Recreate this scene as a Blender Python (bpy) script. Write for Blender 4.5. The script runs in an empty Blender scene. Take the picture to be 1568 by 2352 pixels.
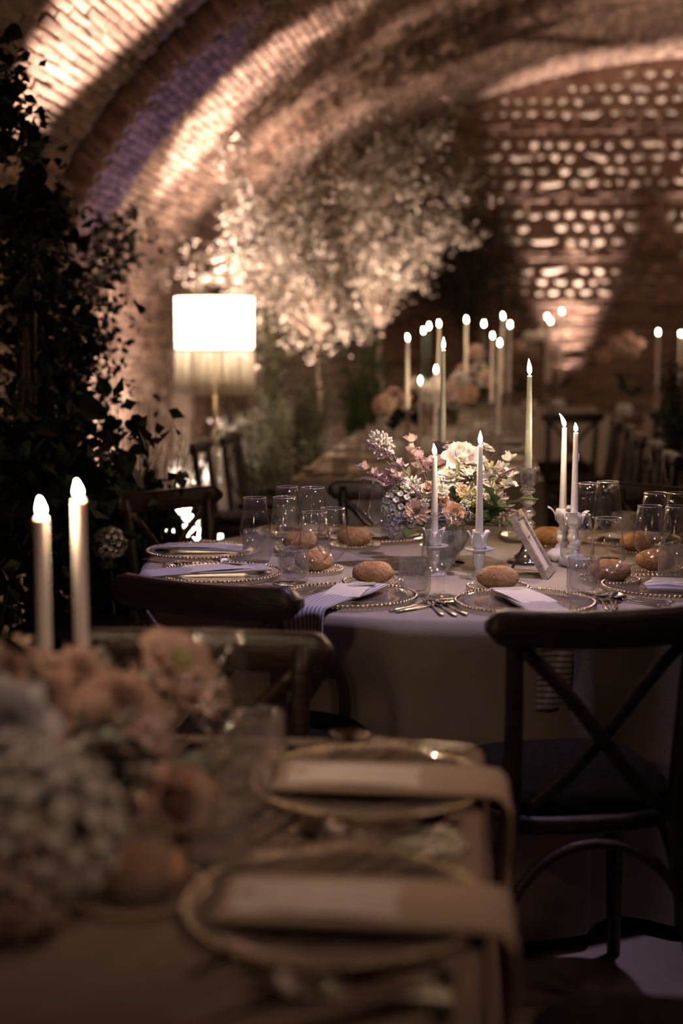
import bpy, math, random
from mathutils import Vector, Matrix, noise
rnd = random.Random(7)
PI = math.pi
D2R = PI / 180
# ---------------------------------------------------------------- camera
CZ, PITCH, F = 1.345, 6.79 * D2R, 50 / 36 * 2352
sc = bpy.context.scene
C = sc.collection
cd = bpy.data.cameras.new('camera')
cd.lens = 50; cd.sensor_fit = 'VERTICAL'; cd.sensor_height = 36; cd.sensor_width = 24
cd.clip_end = 60; cd.clip_start = .05
cd.dof.use_dof = True; cd.dof.focus_distance = 3.55; cd.dof.aperture_fstop = 1.75
cam = bpy.data.objects.new('camera', cd); C.objects.link(cam)
cam.location = (0, 0, CZ); cam.rotation_euler = (PI / 2 - PITCH, 0, 0)
sc.camera = cam
# ---------------------------------------------------------------- view and world
sc.view_settings.view_transform = 'Standard'; sc.view_settings.look = 'None'
sc.view_settings.gamma = 1; sc.view_settings.use_curve_mapping = False
sc.view_settings.exposure = 1.0
cy = sc.cycles
cy.use_denoising = True
cy.transparent_max_bounces = 40; cy.max_bounces = 8; cy.transmission_bounces = 8; cy.diffuse_bounces = 2; cy.glossy_bounces = 3
cy.caustics_reflective = False; cy.caustics_refractive = False
cy.sample_clamp_indirect = 3; cy.blur_glossy = 0.5
w = bpy.data.worlds.new('world'); sc.world = w; w.use_nodes = True
w.node_tree.nodes['Background'].inputs[0].default_value = (0.30, 0.17, 0.12, 1)
w.node_tree.nodes['Background'].inputs[1].default_value = 0.03
# ---------------------------------------------------------------- frames of reference
YAW = 5.7 * D2R                                   # the cellar's long axis against the view
def R(u, v, z=0.0):                               # u across the cellar, v along it
    return Vector((u * math.cos(YAW) + v * math.sin(YAW), -u * math.sin(YAW) + v * math.cos(YAW), z))
def ray(px, py):
    dx, dy = (px - 784) / F, (1176 - py) / F
    return Vector((dx, math.cos(PITCH) + dy * math.sin(PITCH), -math.sin(PITCH) + dy * math.cos(PITCH)))
def at(px, py, z):
    d = ray(px, py); t = (z - CZ) / d.z
    return Vector((d.x * t, d.y * t, z))
def aty(px, py, Y):
    d = ray(px, py); t = Y / d.y
    return Vector((d.x * t, Y, CZ + d.z * t))
def proj(p):
    x, y, z = p[0], p[1], p[2] - CZ
    dep = y * math.cos(PITCH) - z * math.sin(PITCH)
    up = y * math.sin(PITCH) + z * math.cos(PITCH)
    return (784 + F * x / dep, 1176 - F * up / dep, dep)
# ---------------------------------------------------------------- lights
def spot(name, loc, target, watts, col, angle, blend=.6, size=.05):
    l = bpy.data.lights.new(name, 'SPOT'); l.energy = watts; l.color = col
    l.spot_size = angle * D2R; l.spot_blend = blend; l.shadow_soft_size = size
    o = bpy.data.objects.new(name, l); C.objects.link(o); o.location = loc
    o.rotation_euler = (Vector(target) - Vector(loc)).to_track_quat('-Z', 'Y').to_euler()
    return o
def point(name, loc, watts, col, size=.01, parent=None):
    l = bpy.data.lights.new(name, 'POINT'); l.energy = watts; l.color = col; l.shadow_soft_size = size
    o = bpy.data.objects.new(name, l); C.objects.link(o); o.location = loc; o.parent = parent
    return o
WARM = (1, .71, .55); PINK = (1, .74, .61); FLAME = (1, .68, .42); LAV = (.80, .62, 1.0); AMB = (1, .66, .48)
# wall washers at the foot of the left wall, one in each bay
UPL = []
for v, W, ang, du in ((6.55, 1700, 27, .45), (9.45, 1450, 27, .45), (12.5, 480, 26, .45)):
    UPL.append((R(-2.48 + du, v, .12), R(-1.62, v, 3.1), W, ang))
for p, t, W, a in UPL: spot('uplight_or_fill', p, t, W, PINK, a, .8, .04)
spot('uplight_or_fill', R(-2.18, 7.85, .15), R(-1.85, 7.85, 2.6), 85, (.42, .32, 1), 26, .8, .05)      # blue one on the rib
# uplights at the end wall
spot('uplight_or_fill', R(.85, 14.62, .12), R(.87, 14.80, 2.6), 800, PINK, 34, .9, .03)
spot('uplight_or_fill', R(2.75, 14.55, .12), R(2.6, 14.80, 3.4), 1050, PINK, 40, .9, .03)
# tree and shrub uplights
spot('uplight_or_fill', R(-1.75, 9.5, .2), R(-1.3, 10.1, 2.2), 620, WARM, 60, .7, .04)
spot('uplight_or_fill', R(-1.35, 10.0, .15), R(-.75, 10.9, 2.0), 420, WARM, 60, .8, .04)
# unseen lamps: lavender on the round table; warm and low ones mostly added as fill
spot('uplight_or_fill', R(-1.75, 8.7, .15), R(-2.48, 9.2, 1.4), 170, PINK, 90, .9, .05)  # added wash on the wall behind the lamp
spot('uplight_or_fill', R(-1.78, 7.75, .30), R(-1.55, 9.3, .25), 600, (1, .84, .70), 66, .9, .05)  # added low fill for the shrubs, aimed along the floor
spot('added_shrub_flood', R(-2.3, 7.35, 2.2), R(-1.5, 9.1, .15), 1000, (1, .84, .72), 30, .8, .06)  # added flood without a fitting, brightens the pale shrubs behind the chairs
spot('unseen_beam', (.75, 3.15, 3.85), (.0, 3.32, .75), 85, LAV, 38, .8, .06)
spot('unseen_beam', (.9, -1.8, 3.0), (.24, 3.80, .92), 95, (1, .84, .86), 10.5, .5, .05)
spot('unseen_beam', (2.3, 3.1, 2.9), (.80, 2.66, 0), 11, (1, .66, .80), 11, .8, .06)
spot('unseen_beam', (-1.2, 6.6, 3.3), (.35, 4.0, .75), 95, (1, .74, .44), 34, .8, .12)
spot('unseen_beam', (1.9, 1.2, 3.4), (.12, 1.95, .75), 40, (1, .60, .43), 34, .9, .25)  # added warm fill over the near table
spot('unseen_beam', R(1.8, 5.0, 3.6), R(-.2, 8.3, .75), 40, AMB, 50, .9, .2)  # added amber fill over the far long table
spot('unseen_beam', R(3.2, 9.0, 3.6), R(1.4, 12.5, .9), 45, AMB, 60, .9, .2)  # added amber fill over the farthest tables
spot('unseen_beam', (.7, -.6, 2.9), (-.45, 1.75, .98), 34, AMB, 24, .9, .15)  # added front fill on the near flowers and candles
spot('unseen_beam', (-.1, 3.1, 3.3), (-.735, 4.5, .72), 26, WARM, 8, .6, .05)  # added spot that lifts the hydrangea beside the chair
# ---------------------------------------------------------------- mesh builder
class M:
    def __init__(s): s.v = []; s.f = []; s.uv = []; s.has_uv = False
    def add(s, vs, fs, uvs=None, mx=None):
        o = len(s.v)
        s.v += [tuple(mx @ Vector(p)) for p in vs] if mx else [tuple(p) for p in vs]
        s.f += [tuple(i + o for i in q) for q in fs]
        if uvs: s.has_uv = True
        s.uv += uvs if uvs else [(0, 0)] * len(vs)
        return s
    def merge(s, m, mx=None): return s.add(m.v, m.f, m.uv if m.has_uv else None, mx)
    def box(s, c, d, mx=None):
        x, y, z = d[0] / 2, d[1] / 2, d[2] / 2
        vs = [Vector((a * x + c[0], b * y + c[1], e * z + c[2])) for a in (-1, 1) for b in (-1, 1) for e in (-1, 1)]
        return s.add(vs, [(0, 1, 3, 2), (4, 6, 7, 5), (0, 4, 5, 1), (2, 3, 7, 6), (0, 2, 6, 4), (1, 5, 7, 3)], None, mx)
    def rbox(s, c, d, r, mx=None, n=2):            # rounded slab: outline with round corners, chamfered top and bottom
        x, y, z = d[0] / 2, d[1] / 2, d[2] / 2
        def ring(ins, zz):
            out = []; rr = max(r - ins, 1e-4)
            for q, (cx, cyy) in enumerate(((x - r, y - r), (-x + r, y - r), (-x + r, -y + r), (x - r, -y + r))):
                for k in range(n + 1):
                    a = (q + k / n) * PI / 2
                    out.append((c[0] + cx + rr * math.cos(a), c[1] + cyy + rr * math.sin(a), c[2] + zz))
            return out
        b = min(r, z) * .5
        rs = [ring(b, -z), ring(0, -z + b), ring(0, z - b), ring(b, z)]
        return s.loft(rs, True, mx)
    def loft(s, rings, cap=True, mx=None, closed=True):
        n = len(rings[0]); vs = [p for r_ in rings for p in r_]; fs = []
        for i in range(len(rings) - 1):
            for j in range(n if closed else n - 1):
                a, b = i * n + j, i * n + (j + 1) % n
                fs.append((a, b, b + n, a + n))
        if cap and closed:
            fs.append(tuple(range(n - 1, -1, -1))); fs.append(tuple((len(rings) - 1) * n + j for j in range(n)))
        return s.add(vs, fs, None, mx)
    def tube(s, pts, r, n=8, cap=True, flat=1.0, mx=None, up=(0, 0, 1)):
        pts = [Vector(p) for p in pts]; rings = []; prev = None
        for i, p in enumerate(pts):
            t = (pts[min(i + 1, len(pts) - 1)] - pts[max(i - 1, 0)]).normalized()
            if prev is None:
                u = Vector(up)
                if abs(t.dot(u)) > .95: u = Vector((0, 1, 0))
                a = (u - t * u.dot(t)).normalized()
            else: a = (prev - t * prev.dot(t)).normalized()
            prev = a; b = t.cross(a); rr = r[i] if isinstance(r, (list, tuple)) else r
            rings.append([p + a * (rr * flat * math.cos(2 * PI * k / n)) + b * (rr * math.sin(2 * PI * k / n)) for k in range(n)])
        return s.loft(rings, cap, mx)
    def lathe(s, prof, n=24, c=(0, 0, 0), mod=None, mx=None, cap=False):
        rings = []
        for r, z in prof:
            ring = []
            for k in range(n):
                a = 2 * PI * k / n; rr = r * (mod(a, z) if mod else 1)
                ring.append((c[0] + rr * math.cos(a), c[1] + rr * math.sin(a), c[2] + z))
            rings.append(ring)
        return s.loft(rings, cap, mx)
    def ell(s, c, r, nu=8, nv=5, mx=None, f=None):
        rings = []
        for i in range(nv + 1):
            th = PI * (i + (.02 if i == 0 else -.02 if i == nv else 0)) / nv; ring = []
            for k in range(nu):
                a = 2 * PI * k / nu
                p = Vector((math.sin(th) * math.cos(a), math.sin(th) * math.sin(a), -math.cos(th)))
                g = f(p) if f else 1
                ring.append((c[0] + p.x * r[0] * g, c[1] + p.y * r[1] * g, c[2] + p.z * r[2] * g))
            rings.append(ring)
        return s.loft(rings, True, mx)
    def sheet(s, nu, nv, fn, th=0.0, mx=None):
        P = [[Vector(fn(i / nu, j / nv)) for j in range(nv + 1)] for i in range(nu + 1)]
        W = nv + 1
        uv = [(i / nu, j / nv) for i in range(nu + 1) for j in range(nv + 1)]
        top = [P[i][j] for i in range(nu + 1) for j in range(nv + 1)]
        fs = [(i * W + j, (i + 1) * W + j, (i + 1) * W + j + 1, i * W + j + 1) for i in range(nu) for j in range(nv)]
        if th:
            bot = []
            for i in range(nu + 1):
                for j in range(nv + 1):
                    a = P[min(i + 1, nu)][j] - P[max(i - 1, 0)][j]; b = P[i][min(j + 1, nv)] - P[i][max(j - 1, 0)]
                    nn = a.cross(b)
                    nn = nn.normalized() if nn.length > 1e-12 else Vector((0, 0, 1))
                    bot.append(P[i][j] - nn * th)
            N = len(top)
            fs2 = [tuple(N + q for q in reversed(t)) for t in fs]
            edge = [i * W for i in range(nu + 1)] + [nu * W + j for j in range(1, W)] + [i * W + nv for i in range(nu - 1, -1, -1)] + [j for j in range(nv - 1, 0, -1)]
            sk = [(edge[(k + 1) % len(edge)], edge[k], edge[k] + N, edge[(k + 1) % len(edge)] + N) for k in range(len(edge))]
            return s.add(top + bot, fs + fs2 + sk, uv + uv, mx)
        return s.add(top, fs, uv, mx)
    def mesh(s, name, mat=None, smooth=True):
        me = bpy.data.meshes.new(name); me.from_pydata(s.v, [], s.f)
        if s.has_uv:
            l = me.uv_layers.new(name='uv')
            idx = [0] * len(me.loops); me.loops.foreach_get('vertex_index', idx)
            flat = []
            for i in idx: flat += s.uv[i]
            l.data.foreach_set('uv', flat)
        if smooth: me.polygons.foreach_set('use_smooth', [True] * len(me.polygons))
        if mat: me.materials.append(mat)
        me.validate(); me.update()
        return me
def link(name, me, parent=None, mx=None):
    o = bpy.data.objects.new(name, me); C.objects.link(o)
    if parent is not None: o.parent = parent
    if mx is not None: o.matrix_local = mx
    return o
def ob(name, m, mat, parent=None, smooth=True, kind=None, loc=None, rz=0):
    o = link(name, m.mesh(name, mat, smooth), parent)
    if kind: o['kind'] = kind
    if loc is not None: o.location = loc
    if rz: o.rotation_euler = (0, 0, rz)
    return o
def tag(o, label, cat, group=None):
    o['label'] = label; o['category'] = cat
    if group: o['group'] = group
    return o
def T(x, y, z, rz=0.0, s=1.0): return Matrix.Translation((x, y, z)) @ Matrix.Rotation(rz, 4, 'Z') @ Matrix.Scale(s, 4)
def frame_mx(p, x, y, z):
    m = Matrix.Identity(4)
    for i in range(3): m[i][0], m[i][1], m[i][2], m[i][3] = x[i], y[i], z[i], p[i]
    return m
# a kind is a list of parts (name, mesh, local matrix or None, [sub-parts]); the first part named None is the thing's own mesh
KIND = {}
def place(kind, label, loc, rz=0.0, group=None, cat=None, scale=1.0, mx=None):
    c, parts = KIND[kind]
    if parts[0][0] is None: root = link(kind, parts[0][1]); rest = parts[1:]
    else: root = bpy.data.objects.new(kind, None); C.objects.link(root); root.empty_display_size = .05; rest = parts
    if mx is not None: root.matrix_world = mx
    else:
        root.location = loc; root.rotation_euler = (0, 0, rz)
        if scale != 1: root.scale = (scale,) * 3 if isinstance(scale, (int, float)) else scale
    tag(root, label, cat or c, group)
    for p in rest:
        o = link(p[0], p[1], root, p[2] if len(p) > 2 else None)
        if len(p) > 4 and p[4]: o['kind'] = p[4]
        for q in (p[3] if len(p) > 3 and p[3] else ()): link(q[0], q[1], o, q[2] if len(q) > 2 else None)
    return root
# ---------------------------------------------------------------- materials
def nt(name):
    m = bpy.data.materials.new(name); m.use_nodes = True; t = m.node_tree
    for n in list(t.nodes): t.nodes.remove(n)
    return m, t, (lambda k, **kw: _n(t, k, kw)), t.nodes.new('ShaderNodeOutputMaterial')
def _n(t, k, kw):
    n = t.nodes.new(k)
    for a, b in kw.items():
        if a.startswith('i_'):
            key = a[2:].replace('_', ' ')
            n.inputs[int(key) if key.isdigit() else key].default_value = b
        else: setattr(n, a, b)
    return n
def col4(c): return (c[0], c[1], c[2], 1)
def pm(name, c1, c2=None, scale=20, rough=.6, metal=0, bump=0, bscale=60, island=0, spec=.4, detail=4, stretch=None, sss=0, trans=0, contrast=(.35, .65), coat=0):
    m, t, N, out = nt(name); L = t.links.new
    b = N('ShaderNodeBsdfPrincipled', i_Roughness=rough, i_Metallic=metal)
    b.inputs['Specular IOR Level'].default_value = spec
    b.inputs['Base Color'].default_value = col4(c1)
    if coat: b.inputs['Coat Weight'].default_value = coat
    tc = N('ShaderNodeTexCoord'); src = tc.outputs['Object']
    if stretch:
        mp = N('ShaderNodeMapping'); mp.inputs['Scale'].default_value = stretch; L(src, mp.inputs[0]); src = mp.outputs[0]
    if c2:
        no = N('ShaderNodeTexNoise', i_Scale=scale, i_Detail=detail); L(src, no.inputs['Vector'])
        cr = N('ShaderNodeValToRGB'); cr.color_ramp.elements[0].position, cr.color_ramp.elements[1].position = contrast
        cr.color_ramp.elements[0].color = col4(c1); cr.color_ramp.elements[1].color = col4(c2)
        L(no.outputs['Fac'], cr.inputs[0]); last = cr.outputs[0]
        if island:
            ge = N('ShaderNodeNewGeometry'); oi = N('ShaderNodeObjectInfo')
            ad = N('ShaderNodeMath', operation='ADD'); L(ge.outputs['Random Per Island'], ad.inputs[0]); L(oi.outputs['Random'], ad.inputs[1])
            fr = N('ShaderNodeMath', operation='FRACT'); L(ad.outputs[0], fr.inputs[0])
            mr = N('ShaderNodeMapRange'); mr.inputs[3].default_value = 1 - island; mr.inputs[4].default_value = 1 + island * .6
            L(fr.outputs[0], mr.inputs[0])
            vm = N('ShaderNodeVectorMath', operation='SCALE'); L(last, vm.inputs[0]); L(mr.outputs[0], vm.inputs['Scale']); last = vm.outputs[0]
        L(last, b.inputs['Base Color'])
    if bump:
        nb = N('ShaderNodeTexNoise', i_Scale=bscale, i_Detail=3); L(src, nb.inputs['Vector'])
        bp = N('ShaderNodeBump', i_Strength=bump, i_Distance=.01); L(nb.outputs['Fac'], bp.inputs['Height']); L(bp.outputs[0], b.inputs['Normal'])
    if sss:
        b.inputs['Subsurface Weight'].default_value = sss; b.inputs['Subsurface Radius'].default_value = (.007, .004, .003); b.inputs['Subsurface Scale'].default_value = 1
    if trans:
        tr = N('ShaderNodeBsdfTranslucent'); mx = N('ShaderNodeMixShader'); mx.inputs[0].default_value = trans
        if c2: L(last, tr.inputs[0])
        else: tr.inputs[0].default_value = col4(c1)
        L(b.outputs[0], mx.inputs[1]); L(tr.outputs[0], mx.inputs[2]); L(mx.outputs[0], out.inputs[0])
    else: L(b.outputs[0], out.inputs[0])
    return m
def thin_glass(name, tint=(.97, .96, .94), milk=.02, bump=0, lo=.05, hi=.95):
    m, t, N, out = nt(name); L = t.links.new
    tr = N('ShaderNodeBsdfTransparent'); tr.inputs[0].default_value = col4(tint)
    gl = N('ShaderNodeBsdfGlossy'); gl.inputs['Roughness'].default_value = .055
    df = N('ShaderNodeBsdfDiffuse'); df.inputs[0].default_value = (.9, .85, .8, 1)
    lw = N('ShaderNodeLayerWeight', i_Blend=.5); pw = N('ShaderNodeMath', operation='POWER'); pw.inputs[1].default_value = 3.6; L(lw.outputs['Facing'], pw.inputs[0])
    fr = N('ShaderNodeMapRange'); fr.inputs[3].default_value = lo; fr.inputs[4].default_value = hi; L(pw.outputs[0], fr.inputs[0])
    if bump:
        tc = N('ShaderNodeTexCoord'); mp = N('ShaderNodeMapping'); mp.inputs['Scale'].default_value = (1, 1, .22); L(tc.outputs['Object'], mp.inputs[0]); nb = N('ShaderNodeTexNoise', i_Scale=bump, i_Detail=2); L(mp.outputs[0], nb.inputs['Vector'])
        bp = N('ShaderNodeBump', i_Strength=.9, i_Distance=.01); L(nb.outputs['Fac'], bp.inputs['Height'])
        L(bp.outputs[0], gl.inputs['Normal'])
    a = N('ShaderNodeMixShader'); L(fr.outputs[0], a.inputs[0]); L(tr.outputs[0], a.inputs[1]); L(gl.outputs[0], a.inputs[2])
    b = N('ShaderNodeMixShader'); b.inputs[0].default_value = milk; L(a.outputs[0], b.inputs[1]); L(df.outputs[0], b.inputs[2])
    L(b.outputs[0], out.inputs[0]); return m
def crystal(name, bump=60, clear=.45, gloss=.12):
    m, t, N, out = nt(name); L = t.links.new
    g = N('ShaderNodeBsdfGlass', i_Roughness=.02, i_IOR=1.5); g.inputs[0].default_value = (.98, .96, .95, 1)
    tc = N('ShaderNodeTexCoord'); mp = N('ShaderNodeMapping'); mp.inputs['Scale'].default_value = (1, 1, .25); L(tc.outputs['Object'], mp.inputs[0]); nb = N('ShaderNodeTexNoise', i_Scale=bump, i_Detail=2); L(mp.outputs[0], nb.inputs['Vector'])
    bp = N('ShaderNodeBump', i_Strength=.9, i_Distance=.01); L(nb.outputs['Fac'], bp.inputs['Height']); L(bp.outputs[0], g.inputs['Normal'])
    tr = N('ShaderNodeBsdfTransparent'); mx = N('ShaderNodeMixShader'); mx.inputs[0].default_value = clear
    L(g.outputs[0], mx.inputs[1]); L(tr.outputs[0], mx.inputs[2])
    gl = N('ShaderNodeBsdfGlossy'); gl.inputs['Roughness'].default_value = .14; L(bp.outputs[0], gl.inputs['Normal'])
    m2 = N('ShaderNodeMixShader'); m2.inputs[0].default_value = gloss; L(mx.outputs[0], m2.inputs[1]); L(gl.outputs[0], m2.inputs[2])
    tl = N('ShaderNodeBsdfTranslucent'); tl.inputs[0].default_value = (.9, .86, .86, 1); m3 = N('ShaderNodeMixShader'); m3.inputs[0].default_value = gloss * .22; L(m2.outputs[0], m3.inputs[1]); L(tl.outputs[0], m3.inputs[2]); L(m3.outputs[0], out.inputs[0]); return m
def stripes(name, c1, c2, axis, n):
    m, t, N, out = nt(name); L = t.links.new
    b = N('ShaderNodeBsdfPrincipled', i_Roughness=.9); uv = N('ShaderNodeUVMap'); sx = N('ShaderNodeSeparateXYZ'); L(uv.outputs[0], sx.inputs[0])
    mu = N('ShaderNodeMath', operation='MULTIPLY'); mu.inputs[1].default_value = n; L(sx.outputs[axis], mu.inputs[0])
    fr = N('ShaderNodeMath', operation='FRACT'); L(mu.outputs[0], fr.inputs[0])
    gt = N('ShaderNodeMath', operation='GREATER_THAN'); gt.inputs[1].default_value = .58; L(fr.outputs[0], gt.inputs[0])
    mi = N('ShaderNodeMix', data_type='RGBA'); L(gt.outputs[0], mi.inputs[0]); mi.inputs[6].default_value = col4(c1); mi.inputs[7].default_value = col4(c2)
    L(mi.outputs[2], b.inputs['Base Color']); L(b.outputs[0], out.inputs[0]); return m
def flame_mat():
    m, t, N, out = nt('flame'); L = t.links.new
    e = N('ShaderNodeEmission'); e.inputs[0].default_value = (1, .70, .38, 1); e.inputs[1].default_value = 45
    tr = N('ShaderNodeBsdfTransparent'); a = N('ShaderNodeAddShader'); L(e.outputs[0], a.inputs[0]); L(tr.outputs[0], a.inputs[1]); L(a.outputs[0], out.inputs[0])
    m.cycles.emission_sampling = 'NONE'; return m
MT = dict(
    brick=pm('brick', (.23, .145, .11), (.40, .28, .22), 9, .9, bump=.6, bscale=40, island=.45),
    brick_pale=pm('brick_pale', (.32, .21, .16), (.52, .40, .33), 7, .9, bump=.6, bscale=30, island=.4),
    mortar=pm('mortar', (.26, .19, .15), (.38, .29, .23), 5, .95, bump=.8, bscale=25),
    cobble=pm('cobble', (.38, .30, .24), (.58, .50, .42), 6, .85, bump=.4, bscale=30, island=.4),
    plaster=pm('plaster', (.24, .16, .13), (.60, .50, .42), 4.5, .95, bump=.8, bscale=14),
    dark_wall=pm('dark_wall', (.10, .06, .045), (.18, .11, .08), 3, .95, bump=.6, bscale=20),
    floor=pm('floor', (.26, .21, .18), (.40, .33, .29), 2.5, .8, bump=.4, bscale=30),
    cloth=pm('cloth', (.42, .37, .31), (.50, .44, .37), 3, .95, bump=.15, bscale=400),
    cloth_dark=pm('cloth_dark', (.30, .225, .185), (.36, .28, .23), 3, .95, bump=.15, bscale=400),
    wood=pm('wood', (.014, .008, .006), (.032, .017, .012), 14, .42, bump=.25, bscale=30, stretch=(1, 1, 8), spec=.5),
    pad=pm('pad', (.013, .010, .008), (.022, .017, .014), 60, .95, spec=.08, bump=.4, bscale=300),
    rattan=pm('rattan', (.10, .055, .03), (.20, .12, .07), 30, .7, bump=.5),
    glass=thin_glass('glass', (1, 1, 1), .002, lo=.035, hi=.75), rim_glass=thin_glass('rim_glass', milk=.25, lo=.5), plate_glass=thin_glass('plate_glass', (.95, .92, .88), .05, lo=.08),
    tumbler=thin_glass('tumbler', (.97, .96, .96), .07, 110, .16, .95), crystal=crystal('crystal', 25, .30, .25),
    gold=pm('gold', (.78, .66, .46), rough=.22, metal=1), steel=pm('steel', (.62, .56, .50), rough=.2, metal=1),
    wax=pm('wax', (.88, .83, .78), rough=.5, sss=.3), wax_green=pm('wax_green', (.34, .36, .28), rough=.35, sss=.2), wax_dark=pm('wax_dark', (.03, .045, .035), rough=.35),
    milk=pm('milk', (.86, .84, .83), rough=.22, coat=.3), wick=pm('wick', (.02, .015, .01), rough=.9), flame=flame_mat(),
    bread=pm('bread', (.42, .20, .08), (.68, .42, .22), 22, .85, bump=.6, bscale=120),
    napkin_a=stripes('napkin_a', (.74, .70, .72), (.26, .26, .38), 0, 9), napkin_b=stripes('napkin_b', (.74, .69, .66), (.30, .26, .30), 1, 40),
    napkin_grey=pm('napkin_grey', (.36, .34, .36), (.42, .40, .42), 8, .95), napkin_sand=pm('napkin_sand', (.50, .40, .31), (.58, .47, .37), 8, .95),
    card=pm('card', (.80, .74, .70), (.84, .78, .74), 40, .8), tagpaper=pm('tagpaper', (.50, .48, .42), rough=.8),
    limed=pm('limed', (.38, .32, .25), (.55, .48, .39), 12, .7, bump=.4, stretch=(1, 1, 6)), brown=pm('brown', (.08, .05, .035), rough=.6),
    bowl=pm('bowl', (.56, .54, .52), (.62, .60, .57), 20, .7), leaf=pm('leaf', (.035, .065, .018), (.075, .12, .03), 14, .5, trans=.15),
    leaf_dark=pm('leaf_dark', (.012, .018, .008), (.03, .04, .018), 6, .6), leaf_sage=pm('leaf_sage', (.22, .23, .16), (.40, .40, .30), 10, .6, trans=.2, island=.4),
    olive=pm('olive', (.24, .215, .17), (.54, .47, .40), 6, .55, trans=.2, island=.5), bark=pm('bark', (.10, .07, .05), (.22, .16, .12), 12, .9, bump=.8),
    stem=pm('stem', (.16, .20, .07), (.22, .26, .10), 10, .6), dry=pm('dry', (.03, .024, .016), (.06, .045, .03), 10, .8),
    white=pm('white_petal', (.80, .76, .70), (.86, .83, .78), 8, .7, trans=.25), blush=pm('blush_petal', (.72, .50, .44), (.84, .70, .62), 30, .7, trans=.25),
    peach=pm('peach_petal', (.84, .50, .36), (.92, .70, .56), 30, .7, trans=.25), mauve=pm('mauve_petal', (.52, .36, .44), (.68, .52, .58), 40, .7, trans=.25),
    ice=pm('ice_petal', (.62, .62, .66), (.80, .78, .80), 30, .7, trans=.25), plum=pm('plum_petal', (.12, .06, .10), (.24, .13, .20), 40, .8, trans=.1),
    lime=pm('lime_petal', (.40, .42, .16), (.60, .60, .30), 30, .7, trans=.2), brown_petal=pm('brown_petal', (.62, .42, .32), (.82, .64, .54), 30, .8, trans=.2),
    fabric=pm('fabric', (.86, .79, .70), (.88, .82, .74), 60, .9, trans=.62), band=pm('band', (.35, .28, .20), rough=.8), brass=pm('brass', (.5, .38, .22), rough=.35, metal=1),
    black=pm('black', (.02, .02, .02), rough=.5), frosted=pm('frosted', (.92, .86, .74), rough=.6, trans=.6), wicker=pm('wicker', (.11, .06, .035), (.20, .12, .07), 30, .8),
)
# ================================================================ THE SETTING
U0, UC, A, B, ZS = -2.48, 2.32, 4.80, 2.90, 1.30      # left wall, vault centre, half width, rise, springing
VE = 15.0
def prof(s, t=0.0):                                     # arc length up the left wall and over the vault -> u, z, tangent, inward normal
    if s < ZS: return (U0 + t, s, (0, 1), (1, 0))
    a = _ang(s - ZS)
    u, z = UC - A * math.cos(a), ZS + B * math.sin(a)
    tu, tz = A * math.sin(a), B * math.cos(a); l = math.hypot(tu, tz); tu, tz = tu / l, tz / l
    return (u + tz * t, z - tu * t, (tu, tz), (tz, -tu))
_tab = [0.0]
for i in range(1, 721):
    a0, a1 = (i - 1) * PI / 720, i * PI / 720
    _tab.append(_tab[-1] + math.hypot(A * (math.cos(a0) - math.cos(a1)), B * (math.sin(a1) - math.sin(a0))))
def _ang(l):
    lo, hi = 0, 720
    while hi - lo > 1:
        m = (lo + hi) // 2
        if _tab[m] <= l: lo = m
        else: hi = m
    return (lo + min(1.5, (l - _tab[lo]) / (_tab[hi] - _tab[lo]))) * PI / 720
ARC = _tab[-1]
def dirw(u, z): return Vector((u * math.cos(YAW), -u * math.sin(YAW), z))
AX = Vector((math.sin(YAW), math.cos(YAW), 0))
def surf_mx(s, v, t, lift=0.0, turn=0.0):               # brick frame: x along the cellar, y up the curve, z out of the surface
    u, z, tg, nn = prof(s, t)
    y, n = dirw(*tg), dirw(*nn)
    m = frame_mx(R(u, v, z) + n * lift, AX, y, n)
    return m @ Matrix.Rotation(turn, 4, 'Z') if turn else m
def brick_m(l, h, d, k):
    r = random.Random(k); m = M(); ch = .005
    def q(x, y, z): return (x + r.uniform(-.004, .004), y + r.uniform(-.003, .003), z + r.uniform(-.003, .003))
    a = [q(x * l / 2, y * h / 2, -.01) for x, y in ((-1, -1), (1, -1), (1, 1), (-1, 1))]
    b = [q(x * l / 2, y * h / 2, d - ch) for x, y in ((-1, -1), (1, -1), (1, 1), (-1, 1))]
    c = [q(x * (l / 2 - ch * 1.6), y * (h / 2 - ch * 1.6), d) for x, y in ((-1, -1), (1, -1), (1, 1), (-1, 1))]
    vs = a + b + c; fs = [(8, 9, 10, 11)]
    for i in range(4):
        j = (i + 1) % 4; fs += [(i, j, 4 + j, 4 + i), (4 + i, 4 + j, 8 + j, 8 + i)]
    return m.add(vs, fs)
BR = [brick_m(.248, .041, .016, k) for k in range(6)]
BRH = [brick_m(.118, .041, .016, 20 + k) for k in range(4)]
def cobble_m(k):
    r = Vector((k * 3.1, 0, 0))
    m = M()
    m.ell((0, 0, 0), (.5, .5, .5), 9, 6, f=lambda p: 1 + .22 * noise.noise(p * 1.6 + r))
    return m
CO = [cobble_m(k) for k in range(6)]
def lay(parent, items, meshlist, mat, pname, limit=300):
    """items: (matrix, variant index); the ones that show largest become parts of their own, the others one joined part"""
    near, rest = [], []
    for mx, k in items:
        p = mx.translation; q = proj(p) if p.y > .5 else (-1, -1, 1)
        inside = -30 < q[0] < 1600 and -30 < q[1] < 1300
        (near if inside else rest).append((q[2], mx, k))
    near.sort(key=lambda t: t[0])
    rest += near[limit:]; near = near[:limit]
    ms = [m.mesh(pname, mat, False if pname == 'brick' else True) for m in meshlist]
    for _, mx, k in near: link(pname, ms[k % len(ms)], parent, mx)
    if rest:
        j = M()
        for _, mx, k in rest: j.merge(meshlist[k % len(meshlist)], mx)
        o = ob(pname, j, mat, parent, smooth=pname != 'brick', kind='stuff')
RIBS = [(7.50, 8.22, .15), (11.2, 11.85, .14)]
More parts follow.
